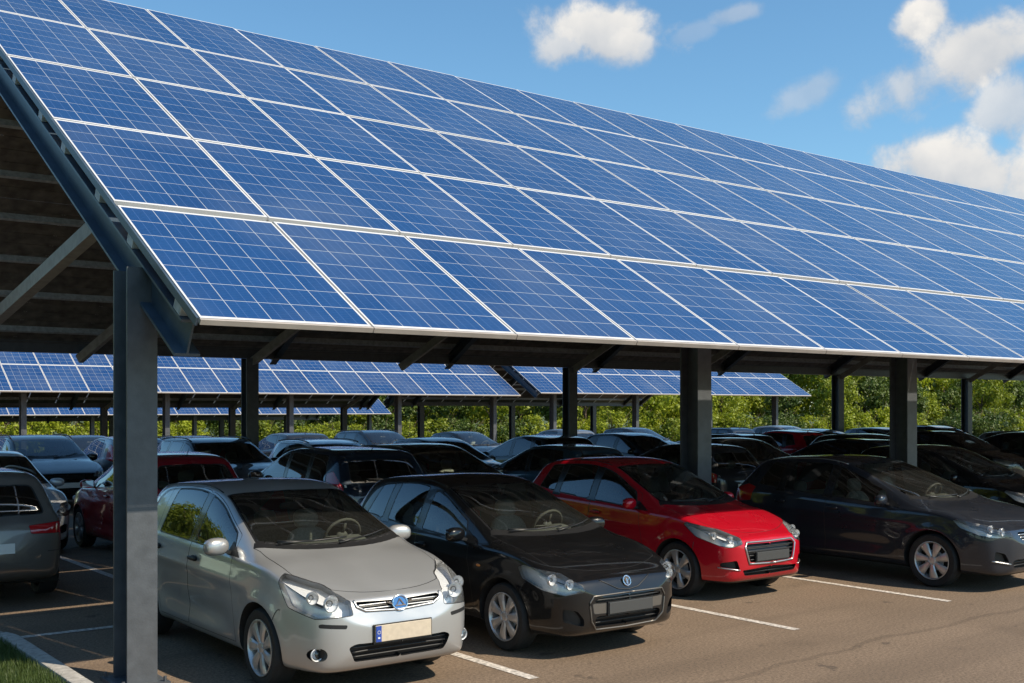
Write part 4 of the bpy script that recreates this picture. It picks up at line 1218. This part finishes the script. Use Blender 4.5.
    rb.build('rear_seat', M['seat'], root, True)
    db = MB(); db.ellipsoid((0, yc + .36 - L / 2, zc - .13), (Wh - .17, .26, .12), 0, 24, 10, 3.2); db.ellipsoid((.36, yc + .43 - L / 2, zc - .05), (.16, .12, .07), 0, 14, 8); db.build('dashboard', M['trim'], root, True)
    wb = MB(); rot = Matrix.Rotation(R(-62), 3, 'X'); cc = Vector((.36, yc + .60 - L / 2, zc - .01))
    wb.tube([cc + rot @ Vector((.175 * math.cos(t), .175 * math.sin(t), 0)) for t in np.linspace(0, 2 * math.pi, 25)[:-1]], .014, 8, closed=True)
    wb.ellipsoid(cc, (.06, .03, .05), 0, 12, 8); 
    for t in (0, math.pi, -math.pi / 2): wb.bar(cc, cc + rot @ Vector((.17 * math.cos(t), .17 * math.sin(t), 0)), .025, .012)
    wb.build('steering_wheel', M['trim'], root, True)
    # rear-view mirror
    q_ = S.top_pt(0, yr - .12, -.06); mb = MB(); mb.ellipsoid(q_ - org + Vector((0, .05, -.05)), (.11, .018, .032), 0, 14, 8, 3); mb.bar(q_ - org + Vector((0, .03, -.03)), q_ - org + Vector((0, -.01, .04)), .015, .015); mb.build('inside_mirror', M['black'], root, True)
    # aerial
    q_ = S.top_pt(0, ye - .12, 0) - org; mb = MB(); mb.tube([q_, q_ + Vector((0, .10, .11))], [.006, .003], 6); mb.ellipsoid(q_, (.02, .03, .01)); mb.build('aerial', M['black'], root, True)
    S.bm.free()
    return root

# --- small front fittings
def plate_at(z, mat, w=.52, h=.112, band=True, tilt=0, out=.012, xoff=0.0):
    def fn(S, root, org, pm):
        c = S.front_pt(0.001 + abs(xoff), z, 0); c = Vector((xoff, min(c.y, S.front_pt(.24, z).y if S.front_pt(.24, z) else c.y) - out, z)) - org
        mb = MB(); mb.box(c, (w, .012, h), 0); o = mb.build('number_plate', mat, root); bevel_obj(o, .004, 2)
        mb = MB(); mb.box(c + Vector((0, .010, -.002)), (w + .02, .012, h + .02)); mb.build('plate_holder', M['black'], o)
        if band:
            bx = MB(); x0 = -w / 2 + .026
            bx.box(c + Vector((x0, -.0075, 0)), (.046, .005, h - .006)); bo = bx.build('country_band', M['eu_blue'], o)
            st = MB()
            for k in range(10):
                t = 2 * math.pi * k / 10; st.box(c + Vector((x0 + .012 * math.cos(t), -.0115, .012 + .012 * math.sin(t))), (.004, .003, .004))
            st.box(c + Vector((x0, -.0115, -.030)), (.018, .003, .012)); st.build('band_stars', M['plate_white'], o)
    return fn
def emblem(z, kind, size=.06, out=.006):
    def fn(S, root, org, pm):
        c = S.front_pt(.001, z, 0); n = S.nrm(c); n.x = 0; n.normalize(); n = (n + Vector((0, -.6, 0))).normalized()
        c = Vector((0, c.y, c.z)) - org + n * out; zax = -n; xax = Vector((1, 0, 0)); yax = zax.cross(xax).normalized() * -1
        rot = Matrix((( xax.x, yax.x, n.x), (xax.y, yax.y, n.y), (xax.z, yax.z, n.z)))
        F = lambda x, y, zz=0.0: c + rot @ Vector((x, y, zz))
        mb = MB(); k = 28; ex = 1.18 if kind != 'shield' else .95
        mb.tube([F(size * ex * math.cos(t), size * math.sin(t), .004) for t in np.linspace(0, 2 * math.pi, k + 1)[:-1]], .007, 6, 0, closed=True)
        if kind == 'oval':
            mb.add([F(size * ex * math.cos(t), size * math.sin(t), .001) for t in np.linspace(0, 2 * math.pi, k + 1)[:-1]], [tuple(range(k))], 1)
            if True:
                for q in (-1, 1): mb.bar(F(q * size * 1.15, .0, -.002), F(q * size * 1.9, size * .35, -.012), .030, .010, 0)
            for (a, b) in (((-.62, -.30), (0, .55)), ((0, .55), (.62, -.30)), ((-.8, -.34), (.8, -.34))):
                mb.bar(F(a[0] * size, a[1] * size, .005), F(b[0] * size, b[1] * size, .005), .009, .008, 0)
        elif kind == 'shield':
            mb.add([F(size * ex * math.cos(t), size * math.sin(t), .001) for t in np.linspace(0, 2 * math.pi, k + 1)[:-1]], [tuple(range(k))], 2)
            for (a, b) in (((-.55, .45), (-.1, -.15)), ((.55, .45), (.1, -.15)), ((-.1, -.15), (0, -.75)), ((.1, -.15), (0, -.75)), ((-.6, .5), (.6, .5)), ((0, .5), (0, -.1))):
                mb.bar(F(a[0] * size, a[1] * size, .005), F(b[0] * size, b[1] * size, .005), .010, .008, 0)
        else:
            for (a, b) in (((-.7, 0), (.7, 0)), ((0, -.7), (0, .7))): mb.bar(F(a[0] * size, a[1] * size, .005), F(b[0] * size, b[1] * size, .005), .010, .008, 0)
        mb.build('badge', [M['chrome'], M['emblem_blue'], M['black']], root, True, 40)
    return fn
def chrome_line(pts, name='chrome_strip', rad=.008, mat='chrome', off=.004, close=False):
    """polyline in the front view, both sides"""
    def fn(S, root, org, pm):
        q = []
        for (a, b) in zip(pts[:-1], pts[1:]):
            for t in np.linspace(0, 1, 7)[:-1]: q.append((a[0] + (b[0] - a[0]) * t, a[1] + (b[1] - a[1]) * t))
        q.append(pts[-1])
        P3 = [S.front_pt(x, z, off) for x, z in q]; P3 = [v - org for v in P3 if v is not None]
        if pts[0][0] < .002:
            P3 = [Vector((-v.x, v.y, v.z)) for v in reversed(P3[1:])] + P3
            mb = MB(); mb.tube(P3, rad, 6); mb.build(name, M[mat] if mat != 'paint' else pm, root, True)
        else:
            for s_ in (1, -1):
                mb = MB(); mb.tube([Vector((v.x * s_, v.y, v.z)) for v in P3], rad, 6); mb.build(name, M[mat] if mat != 'paint' else pm, root, True)
    return fn
def circle(x, z, r, n=20): return [(x + r * math.cos(t), z + r * math.sin(t)) for t in np.linspace(0, 2 * math.pi, n + 1)[:-1]]
def indicator(y, z):
    def fn(S, root, org, pm):
        for s_ in (1, -1):
            c = S.side_pt(y, z, .004) - org; mb = MB(); mb.ellipsoid((c.x * s_, c.y, c.z), (.006, .035, .013), 0, 12, 8); mb.build('side_repeater', M['lens'] if False else M['amber'], root, True)
    return fn

WHEELS = {'paddle': wheel_meshes(.315, 7, 'paddle'), 'seven': wheel_meshes(.310, 7, 'flare'), 'six': wheel_meshes(.325, 6, 'flare'), 'five': wheel_meshes(.33, 7, 'paddle')}
TYPES = {}
TYPES['compact'] = dict(L=4.05, W=1.62, H=1.53, wr=.315, fw=.84, rw=3.44, wheelset='paddle', nose=.775, pole=.48, cowl=(1.03, 1.055), roof_f=(1.98, 1.465), apex=(2.55, 1.53), roof_r=(3.55, 1.455), tail=(3.93, 1.0),
    belt=(.955, 1.02), hood_bulge=.022, tumble=.38, front_w=1.02, hi_off=.028, lowtrim=.222, hood_y0=.155,
    windows=[(1.40, 1.50, 2.25, 2.20, 0), (2.36, 2.31, 3.14, 3.02, 1)], doors=[(1.29, 1.42, 2.31, 2.26), (2.316, 2.266, 3.24, 3.16)],
    rear_win=(1.03, 1.37), rear_plate=.72,
    headlight=[(.315, .640), (.345, .742), (.60, .845), (.93, .925), (.945, .86), (.83, .69), (.58, .625)], bulbs=[(.56, .735, .062), (.66, .775, .05)],
    taillight=[(.62, .95), (.92, 1.0), (.90, 1.34), (.78, 1.34), (.56, 1.12)],
    front_holes=[([(0, .655), (.355, .672), (.375, .735), (0, .722)], 'grille'), ([(0, .285), (.40, .292), (.455, .405), (.40, .43), (0, .425)], 'intake'), (circle(.655, .36, .052), 'round'),
                 ([(.47, .548), (.66, .565), (.655, .595), (.46, .578)], 'plain')],
    slats={'grille': 2, 'intake': 3}, chrome_slats=True,
    front_extra=[plate_at(.492, M['plate'], .50, .125), emblem(.695, 'oval', .056, .012), chrome_line([(0, .648), (.30, .664), (.372, .70), (.385, .742)], 'grille_frame', .010, 'satin', .004)],
    mirror_dy=.47, mirror=(.112, .066, .074), black_handles=True)
TYPES['supermini'] = dict(L=3.98, W=1.62, H=1.50, wr=.310, fw=.82, rw=3.33, wheelset='seven', nose=.72, pole=.47, cowl=(1.02, 1.01), roof_f=(2.02, 1.43), apex=(2.55, 1.50), roof_r=(3.45, 1.43), tail=(3.86, .98),
    belt=(.90, 1.00), hood_bulge=.035, tumble=.40, front_w=.99, lowtrim=.215, hood_y0=.20, win_rise=.10,
    windows=[(1.44, 1.54, 2.24, 2.20, 0), (2.35, 2.31, 2.93, 2.86, 1), (3.03, 2.97, 3.38, 3.20, 2)], doors=[(1.27, 1.42, 2.30, 2.26), (2.306, 2.266, 3.14, 3.06)],
    rear_win=(1.02, 1.34), rear_plate=.70,
    headlight=[(.37, .60), (.40, .66), (.60, .755), (.94, .815), (1.0, .785), (.95, .69), (.76, .605), (.55, .57)], bulbs=[(.60, .665, .046), (.70, .70, .05)],
    taillight=[(.60, .78), (.95, .82), (.98, 1.0), (.84, 1.04), (.58, .94)],
    front_holes=[([(0, .275), (.37, .285), (.395, .36), (.36, .385), (0, .375)], 'intake'), ([(0, .50), (.385, .50), (.40, .525), (.30, .545), (0, .545)], 'grille'),
                 ([(0, .395), (.41, .40), (.425, .50), (0, .49)], 'panel'), ([(.50, .30), (.66, .345), (.665, .46), (.56, .44), (.50, .36)], 'pocket')],
    slats={'grille': 1, 'intake': 2},
    front_extra=[plate_at(.445, M['plate_dark'], .52, .10, band=False), emblem(.655, 'shield', .044, .008),
                 chrome_line([(0, .252), (.36, .262), (.43, .34), (.452, .50), (.41, .56), (0, .562)], 'intake_surround', .008, 'panel_grey', .003),
                 chrome_line([(0, .585), (.12, .600), (.30, .685)], 'nose_crease', .006, 'black', .001), indicator(1.18, .74)],
    mirror_dy=.45, mirror=(.112, .062, .068), rear_wiper=True, black_mirrors=False)
TYPES['hatchback'] = dict(L=3.96, W=1.58, H=1.55, wr=.318, fw=.77, rw=3.32, wheelset='six', nose=.745, pole=.49, cowl=(1.02, 1.04), roof_f=(2.02, 1.485), apex=(2.56, 1.55), roof_r=(3.42, 1.485), tail=(3.84, 1.02),
    belt=(.935, 1.06), hood_bulge=.03, tumble=.40, front_w=.98, hood_y0=.17, win_rise=.12,
    windows=[(1.46, 1.56, 2.26, 2.22, 0), (2.37, 2.33, 2.98, 2.90, 1), (3.07, 3.01, 3.42, 3.24, 2)], doors=[(1.28, 1.45, 2.32, 2.28), (2.326, 2.286, 3.18, 3.10)],
    rear_win=(1.06, 1.40), rear_plate=.72,
    headlight=[(.35, .655), (.38, .72), (.62, .81), (.99, .885), (1.02, .85), (.88, .72), (.62, .635), (.48, .615)], bulbs=[(.58, .705, .045), (.69, .745, .045)],
    taillight=[(.60, .80), (.96, .85), (.98, 1.03), (.84, 1.07), (.58, .98)],
    front_holes=[([(0, .435), (.36, .445), (.415, .615), (.385, .65), (0, .645)], 'grille'), ([(0, .285), (.43, .295), (.47, .36), (0, .385)], 'intake'), ([(.50, .37), (.68, .40), (.68, .45), (.54, .475)], 'pocket')],
    slats={'grille': 4, 'intake': 2},
    front_extra=[plate_at(.505, M['plate_dark'], .56, .10, band=False), chrome_line([(0, .662), (.39, .668), (.432, .615), (.375, .43), (0, .418)], 'grille_frame', .011, 'satin', .004),
                 chrome_line([(.50, .362), (.69, .392)], 'bumper_strip', .008, 'satin', .004)],
    mirror_dy=.46, mirror=(.108, .062, .068), rear_wiper=True)
TYPES['people_carrier'] = dict(L=4.28, W=1.78, H=1.54, wr=.330, fw=.90, rw=3.58, wheelset='five', nose=.76, pole=.49, cowl=(1.08, 1.04), roof_f=(2.18, 1.465), apex=(2.75, 1.54), roof_r=(3.70, 1.48), tail=(4.16, 1.04),
    belt=(.925, 1.05), hood_bulge=.03, tumble=.40, front_w=1.0, hood_y0=.17, win_rise=.10,
    windows=[(1.52, 1.62, 2.42, 2.37, 0), (2.53, 2.48, 3.22, 3.12, 1), (3.32, 3.26, 3.70, 3.50, 2)], doors=[(1.36, 1.52, 2.48, 2.43), (2.486, 2.436, 3.40, 3.30)],
    rear_win=(1.07, 1.40), rear_plate=.74,
    headlight=[(.40, .665), (.43, .725), (.66, .795), (1.02, .865), (1.06, .845), (.99, .755), (.80, .68), (.60, .65)], bulbs=[(.62, .725, .05), (.72, .76, .045)],
    taillight=[(.62, .84), (.96, .88), (.98, 1.08), (.84, 1.12), (.60, 1.02)],
    front_holes=[([(0, .60), (.34, .615), (.40, .70), (.37, .715), (0, .705)], 'grille'), ([(0, .285), (.50, .30), (.53, .37), (.48, .40), (0, .395)], 'intake'), ([(.57, .37), (.74, .40), (.73, .50), (.62, .47)], 'pocket')],
    slats={'grille': 3, 'intake': 2}, chrome_slats=True,
    front_extra=[plate_at(.505, M['plate_white'], .52, .112), emblem(.655, 'cross', .055, .012), chrome_line([(.555, .345), (.76, .385)], 'bumper_strip', .010, 'satin', .004)],
    mirror_dy=.48, mirror=(.112, .066, .072), rear_wiper=True, chrome_rails=True)
TYPES['estate'] = dict(L=4.25, W=1.76, H=1.50, wr=.325, fw=.86, rw=3.42, wheelset='seven', nose=.73, pole=.49, cowl=(1.14, 1.0), roof_f=(2.08, 1.42), apex=(2.70, 1.49), roof_r=(3.78, 1.44), tail=(4.12, 1.0),
    belt=(.90, .97), tumble=.40, windows=[(1.54, 1.62, 2.34, 2.29, 0), (2.44, 2.39, 3.10, 3.04, 1), (3.20, 3.15, 3.74, 3.60, 2)], doors=[(1.35, 1.50, 2.39, 2.34), (2.396, 2.346, 3.28, 3.18)],
    rear_win=(1.0, 1.34), rear_plate=.66, rear_win_w=(.62, .52), headlight=TYPES['people_carrier']['headlight'], bulbs=[(.62, .715, .05)],
    taillight=[(.33, .80), (.70, .785), (1.02, .80), (1.04, .92), (.90, .95), (.33, .90)], front_holes=TYPES['hatchback']['front_holes'][:2], slats={'grille': 3, 'intake': 1}, front_extra=[plate_at(.50, M['plate_white'], .52, .11, band=False)],
    mirror_dy=.46, tint=True, rear_wiper=True, roof_rails=True)
TYPES['suv'] = dict(L=4.35, W=1.80, H=1.58, wr=.345, fw=.90, rw=3.52, wheelset='five', nose=.84, pole=.54, zb=.23, lowtrim=.30, cowl=(1.18, 1.10), roof_f=(2.02, 1.50), apex=(2.60, 1.58), roof_r=(3.86, 1.53), tail=(4.22, 1.06),
    belt=(.99, 1.05), tumble=.36, windows=[(1.52, 1.60, 2.40, 2.36, 0), (2.50, 2.46, 3.16, 3.10, 1), (3.26, 3.20, 3.80, 3.66, 2)], doors=[(1.38, 1.52, 2.45, 2.41), (2.456, 2.416, 3.36, 3.26)],
    rear_win=(1.08, 1.42), rear_plate=.78, rear_win_w=(.62, .54), headlight=[(a, b + .07) for a, b in TYPES['people_carrier']['headlight']], bulbs=[(.62, .79, .05)],
    taillight=[(.62, .90), (.96, .92), (.98, 1.22), (.84, 1.26), (.62, 1.02)], front_holes=[([(a, b + .08) for a, b in pp], k) for pp, k in TYPES['people_carrier']['front_holes'][:2]], slats={'grille': 3, 'intake': 2}, front_extra=[plate_at(.56, M['plate_white'], .52, .11, band=False)],
    mirror_dy=.46, mirror=(.12, .066, .085), tint=True, rear_wiper=True, roof_rails=True)

CATG = {'compact': 'car', 'supermini': 'car', 'hatchback': 'car', 'people_carrier': 'car', 'estate': 'car', 'suv': 'car'}
KINDNAME = {'compact': 'compact_car', 'supermini': 'hatchback_car', 'hatchback': 'hatchback_car', 'people_carrier': 'people_carrier', 'estate': 'estate_car', 'suv': 'suv_car'}
def dup(o, parent=None, pm_old=None, pm_new=None):
    c = o.copy(); COL.objects.link(c)
    if parent is not None: c.parent = parent
    for i, sl in enumerate(c.material_slots):
        if sl.material == pm_old: sl.link = 'OBJECT'; sl.material = pm_new
    for ch in list(o.children): dup(ch, c, pm_old, pm_new)
    return c
PROTO = {}
GROUP = 'cars parked under the solar roofs'
def place_car(kind, colour, u, v, away, label, turn=0.0):
    """v = the end nearest the camera"""
    p = TYPES[kind]; pm = PAINT[colour]
    if kind not in PROTO:
        o = build_car(KINDNAME[kind], p, pm); PROTO[kind] = (o, pm)
    else:
        src, pmo = PROTO[kind]; o = dup(src, None, pmo, pm)
        o.name = KINDNAME[kind]
    vc = v + p['L'] / 2
    o.location = (u, vc, gz(vc)); o.rotation_euler = (-math.atan(.02) if vc > 27 else 0, 0, (math.pi if away else 0) + R(turn))
    if vc > 27 and away: o.rotation_euler[0] *= -1
    tag(o, label, 'car', GROUP); return o
#NCARS
CARS = [
 ('compact', 'silver', 4.55, 7.38, 0, 'silver compact car beside the nearest steel post, beige plate and blue oval badge', 0),
 ('supermini', 'black', 6.88, 7.32, 0, 'glossy black hatchback parked between the silver compact and the bright red hatchback', 0),
 ('hatchback', 'red', 10.23, 8.50, 0, 'bright red hatchback with dark blank plate in the front row', 0),
 ('people_carrier', 'grey', 13.30, 6.95, 0, 'dark grey people carrier at the right end of the front row, red car beside it', 0),
 ('hatchback', 'black', 17.95, 8.9, 0, 'black hatchback cut by the right picture edge, behind the dark grey people carrier', 0),
 ('estate', 'taupe', 2.84, 13.1, 1, 'grey-brown estate car seen from behind at the left picture edge, red tail lamp', 0),
 ('hatchback', 'maroon', 6.06, 15.1, 1, 'dark red hatchback facing away behind the nearest steel post', 0),
 ('supermini', 'white', 4.22, 17.4, 0, 'pale silver hatchback facing the camera beyond the grey-brown estate', 0),
 ('suv', 'navy', 8.75, 14.5, 1, 'dark navy sport utility car facing away behind the roof of the silver compact', 0),
 ('people_carrier', 'charcoal', 11.45, 15.2, 0, 'charcoal people carrier whose windscreen shows above the roof of the glossy black hatchback', 0),
 ('supermini', 'blue', 14.1, 15.4, 1, 'steel blue hatchback peeking out behind the rear of the bright red hatchback', 0),
 ('supermini', 'charcoal', 16.6, 14.4, 1, 'charcoal hatchback facing away, red tail lamp showing between the red and dark grey cars', 0),
 ('compact', 'dsilver', 19.5, 14.9, 0, 'mid grey compact car behind the roof of the dark grey people carrier', 0),
 ('estate', 'navy', 22.3, 14.6, 1, 'navy estate car second row, right of the mid grey compact car', 0),
 ('people_carrier', 'charcoal', 25.0, 15.0, 0, 'charcoal people carrier in the second row near the right picture edge', 0),
 ('suv', 'black', 27.8, 14.7, 0, 'black sport utility car at the far right of the second row', 0),
 ('people_carrier', 'charcoal', 30.6, 14.9, 1, 'charcoal people carrier facing away at the extreme right edge of the second row', 0),
 ('estate', 'dsilver', 33.4, 15.2, 0, 'mid grey estate car half out of the picture on the right', 0),
 ('suv', 'black', 6.9, 24.6, 0, 'black sport utility car far left beyond the pale silver hatchback', 0),
 ('compact', 'dsilver', 8.9, 25.6, 1, 'mid grey compact car at the far left, right of the black sport utility car there', 0),
 ('hatchback', 'charcoal', 9.6, 30.2, 0, 'charcoal hatchback far left in the last row below the distant carport', 0),
 ('suv', 'black', 9.3, 20.1, 0, 'black sport utility car facing the camera above the roof of the dark red hatchback', 0),
 ('estate', 'white', 12.0, 20.2, 0, 'pale silver estate car seen just above the dark navy sport utility car', 0),
 ('supermini', 'charcoal', 14.8, 20.0, 0, 'charcoal hatchback in the third row directly behind the charcoal people carrier', 0),
 ('people_carrier', 'black', 17.5, 20.2, 1, 'black people carrier in the third row behind the steel blue hatchback', 0),
 ('compact', 'charcoal', 21.2, 20.1, 0, 'charcoal compact car in the third row above the roof of the bright red hatchback', 0),
 ('estate', 'black', 24.0, 20.0, 1, 'black estate car in the third row facing away', 0),
 ('hatchback', 'dsilver', 32.9, 20.2, 0, 'mid grey hatchback in the third row facing the camera', 0),
 ('people_carrier', 'white', 29.5, 20.0, 0, 'pale silver people carrier in the third row, right half of the picture', 0),
 ('hatchback', 'red', 26.8, 20.3, 1, 'small bright red hatchback far off in the third row between dark roofs', 0),
 ('suv', 'charcoal', 36.2, 20.2, 0, 'charcoal sport utility car in the third row far right', 0),
 ('estate', 'black', 12.5, 29.5, 0, 'black estate car in the fourth row at the left, under open sky', 0),
 ('people_carrier', 'charcoal', 15.4, 29.8, 1, 'charcoal people carrier in the fourth row facing away', 0),
 ('suv', 'navy', 18.6, 29.4, 0, 'navy sport utility car in the fourth row', 0),
 ('supermini', 'black', 22.2, 29.6, 0, 'black hatchback in the fourth row below the distant carport', 0),
 ('compact', 'dsilver', 26.0, 29.7, 1, 'mid grey compact car in the fourth row facing away', 0),
 ('hatchback', 'charcoal', 30.2, 29.5, 0, 'charcoal hatchback in the fourth row near the centre', 0),
 ('estate', 'navy', 34.6, 29.8, 1, 'navy estate car in the fourth row right of centre', 0),
 ('people_carrier', 'dsilver', 39.5, 29.6, 0, 'mid grey people carrier in the fourth row on the right', 0),
]
for c in CARS: place_car(*c)


# ------------------------------------------------------------------ trees and shrubs beyond the car park
def crown_mesh(name, rad, height, base, n_clump, n_leaf, leaf, seed, mat):
    g = np.random.default_rng(seed); vs = []; fs = []
    cl = []
    for k in range(n_clump):
        d = g.normal(size=3); d /= np.linalg.norm(d); rr = g.uniform(.35, 1.0) ** .6
        c = np.array([d[0] * rad * rr, d[1] * rad * rr, base + height * .5 + d[2] * height * .5 * rr])
        wob = 1 + .25 * math.sin(3 * math.atan2(d[1], d[0]) + seed); c[:2] *= wob; cl.append(c)
    P = []
    for c in cl:
        m = n_leaf; off = g.normal(size=(m, 3)) * np.array([.27, .27, .2]) * rad * .42; P.append(c + off)

    P = np.concatenate(P); n = len(P)
    cc = np.repeat(np.array(cl), n_leaf, 0); o_ = P - cc; o_ /= np.linalg.norm(o_, axis=1)[:, None]
    nn = g.normal(size=(n, 3)) * .45 + o_; nn[:, 2] += .25; nn /= np.linalg.norm(nn, axis=1)[:, None]
    t = np.cross(nn, g.normal(size=(n, 3))); t /= np.linalg.norm(t, axis=1)[:, None]; b = np.cross(nn, t)
    s = leaf * g.uniform(.6, 1.3, n)[:, None]
    q = np.stack([P - t * s, P - b * s * .55, P + t * s, P + b * s * .55], 1).reshape(-1, 3)
    me = bpy.data.meshes.new(name); me.from_pydata(q.tolist(), [], [(4 * i, 4 * i + 1, 4 * i + 2, 4 * i + 3) for i in range(n)]); me.update(); me.materials.append(mat); return me
def trunk_mesh(h, r, seed):
    g = random.Random(seed); mb = MB(); pts = [Vector((0, 0, -.3))]; x = y = 0
    for k in range(1, 7):
        x += g.gauss(0, .07); y += g.gauss(0, .07); pts.append(Vector((x, y, h * k / 6)))
    mb.tube(pts, [r * (1.25 - .15 * k) for k in range(7)], 7)
    for k in range(7):
        b = pts[2 + k % 4]; a = g.uniform(0, 6.28); l = g.uniform(.8, 1.6); m = b + Vector((math.cos(a) * l * .5, math.sin(a) * l * .5, l * .5)); e = b + Vector((math.cos(a) * l, math.sin(a) * l, l * 1.25))
        mb.tube([b, m, e], [r * .5, r * .32, r * .14], 5)
    return mb.mesh('trunk', [M['bark']], True)
TK = []
for i in range(6):
    TK.append((crown_mesh('crown', 2.1 + .35 * (i % 3), 4.6 + .9 * (i % 2), 1.0 if i != 5 else 2.3, 85, 60, .14, 100 + i, M['leaf'] if i % 3 else M['leaf_dark']), trunk_mesh(4.6, .13, i)))
SK = [crown_mesh('foliage', 1.5 + .2 * i, 2.6, -.2, 60, 50, .11, 300 + i, M['leaf'] if i != 2 else M['leaf_dark']) for i in range(4)]
STEM = trunk_mesh(1.3, .05, 77)
TL = ['bright green tree in the belt beyond the car park', 'dark green tree in the belt beyond the car park', 'tall yellow-green tree in the belt beyond the car park']
def tree(u, v, k, s, rz, off=False):
    root = empty('broadleaf_tree', (u, v, gz(v)), rz); root.scale = (s, s, s * 1.05)
    if off: tag(root, 'roadside tree standing left of the access road, outside the picture', 'tree', 'roadside trees left of the picture')
    else: tag(root, TL[1] if k % 3 == 0 else (TL[0] if k % 3 == 1 else TL[2]), 'tree', ['bright trees of the belt', 'dark trees of the belt', 'tall trees of the belt'][1 if k % 3 == 0 else (0 if k % 3 == 1 else 2)])
    link_mesh('crown', TK[k][0], root); link_mesh('trunk', TK[k][1], root)
def shrub(u, v, k, s, rz):
    root = empty('leafy_shrub', (u, v, gz(v)), rz); root.scale = (s * 1.15, s, s)
    d = k == 2
    tag(root, 'dark green shrub at the foot of the tree belt' if d else 'bright yellow-green shrub at the foot of the tree belt', 'shrub', 'dark shrubs below the trees' if d else 'bright shrubs below the trees')
    link_mesh('foliage', SK[k], root); link_mesh('stem', STEM, root)
for (a_, b_) in ((-16, 2), (-19, 7), (-15, 12), (-21, 16), (-17, 22), (-24, 28), (-14, 33), (-20, -4), (-15, 38), (-17, 44), (-13, 50), (-19, 55), (-12, 61), (-16, 67), (-11, 74), (-13, 17), (-14, 27)): tree(a_, b_, rng.randrange(6), rng.uniform(1.75, 2.2), rng.uniform(0, 6.28), True)
u = 8.0
while u < 150:
    v0 = 93 if u < 36 else max(62, 93 - (u - 36) * .55)
    tree(u + rng.uniform(-.8, .8), v0 + rng.uniform(-1.5, 1.5), rng.randrange(6), rng.uniform(.75, 1.2), rng.uniform(0, 6.28))
    tree(u + 2 + rng.uniform(-.8, .8), v0 + 6 + rng.uniform(-1.5, 1.5), rng.randrange(6), rng.uniform(1.0, 1.3), rng.uniform(0, 6.28))
    tree(u + rng.uniform(-.8, .8), v0 + 12 + rng.uniform(-1.5, 1.5), rng.randrange(6), rng.uniform(1.2, 1.5), rng.uniform(0, 6.28))
    for k in range(2): shrub(u + 2 * k + rng.uniform(-.7, .7), v0 - 4.2 + rng.uniform(-1, .8), rng.choice([0, 1, 3, 0, 2]), rng.uniform(.8, 1.2), rng.uniform(0, 6.28))
    u += 3.9
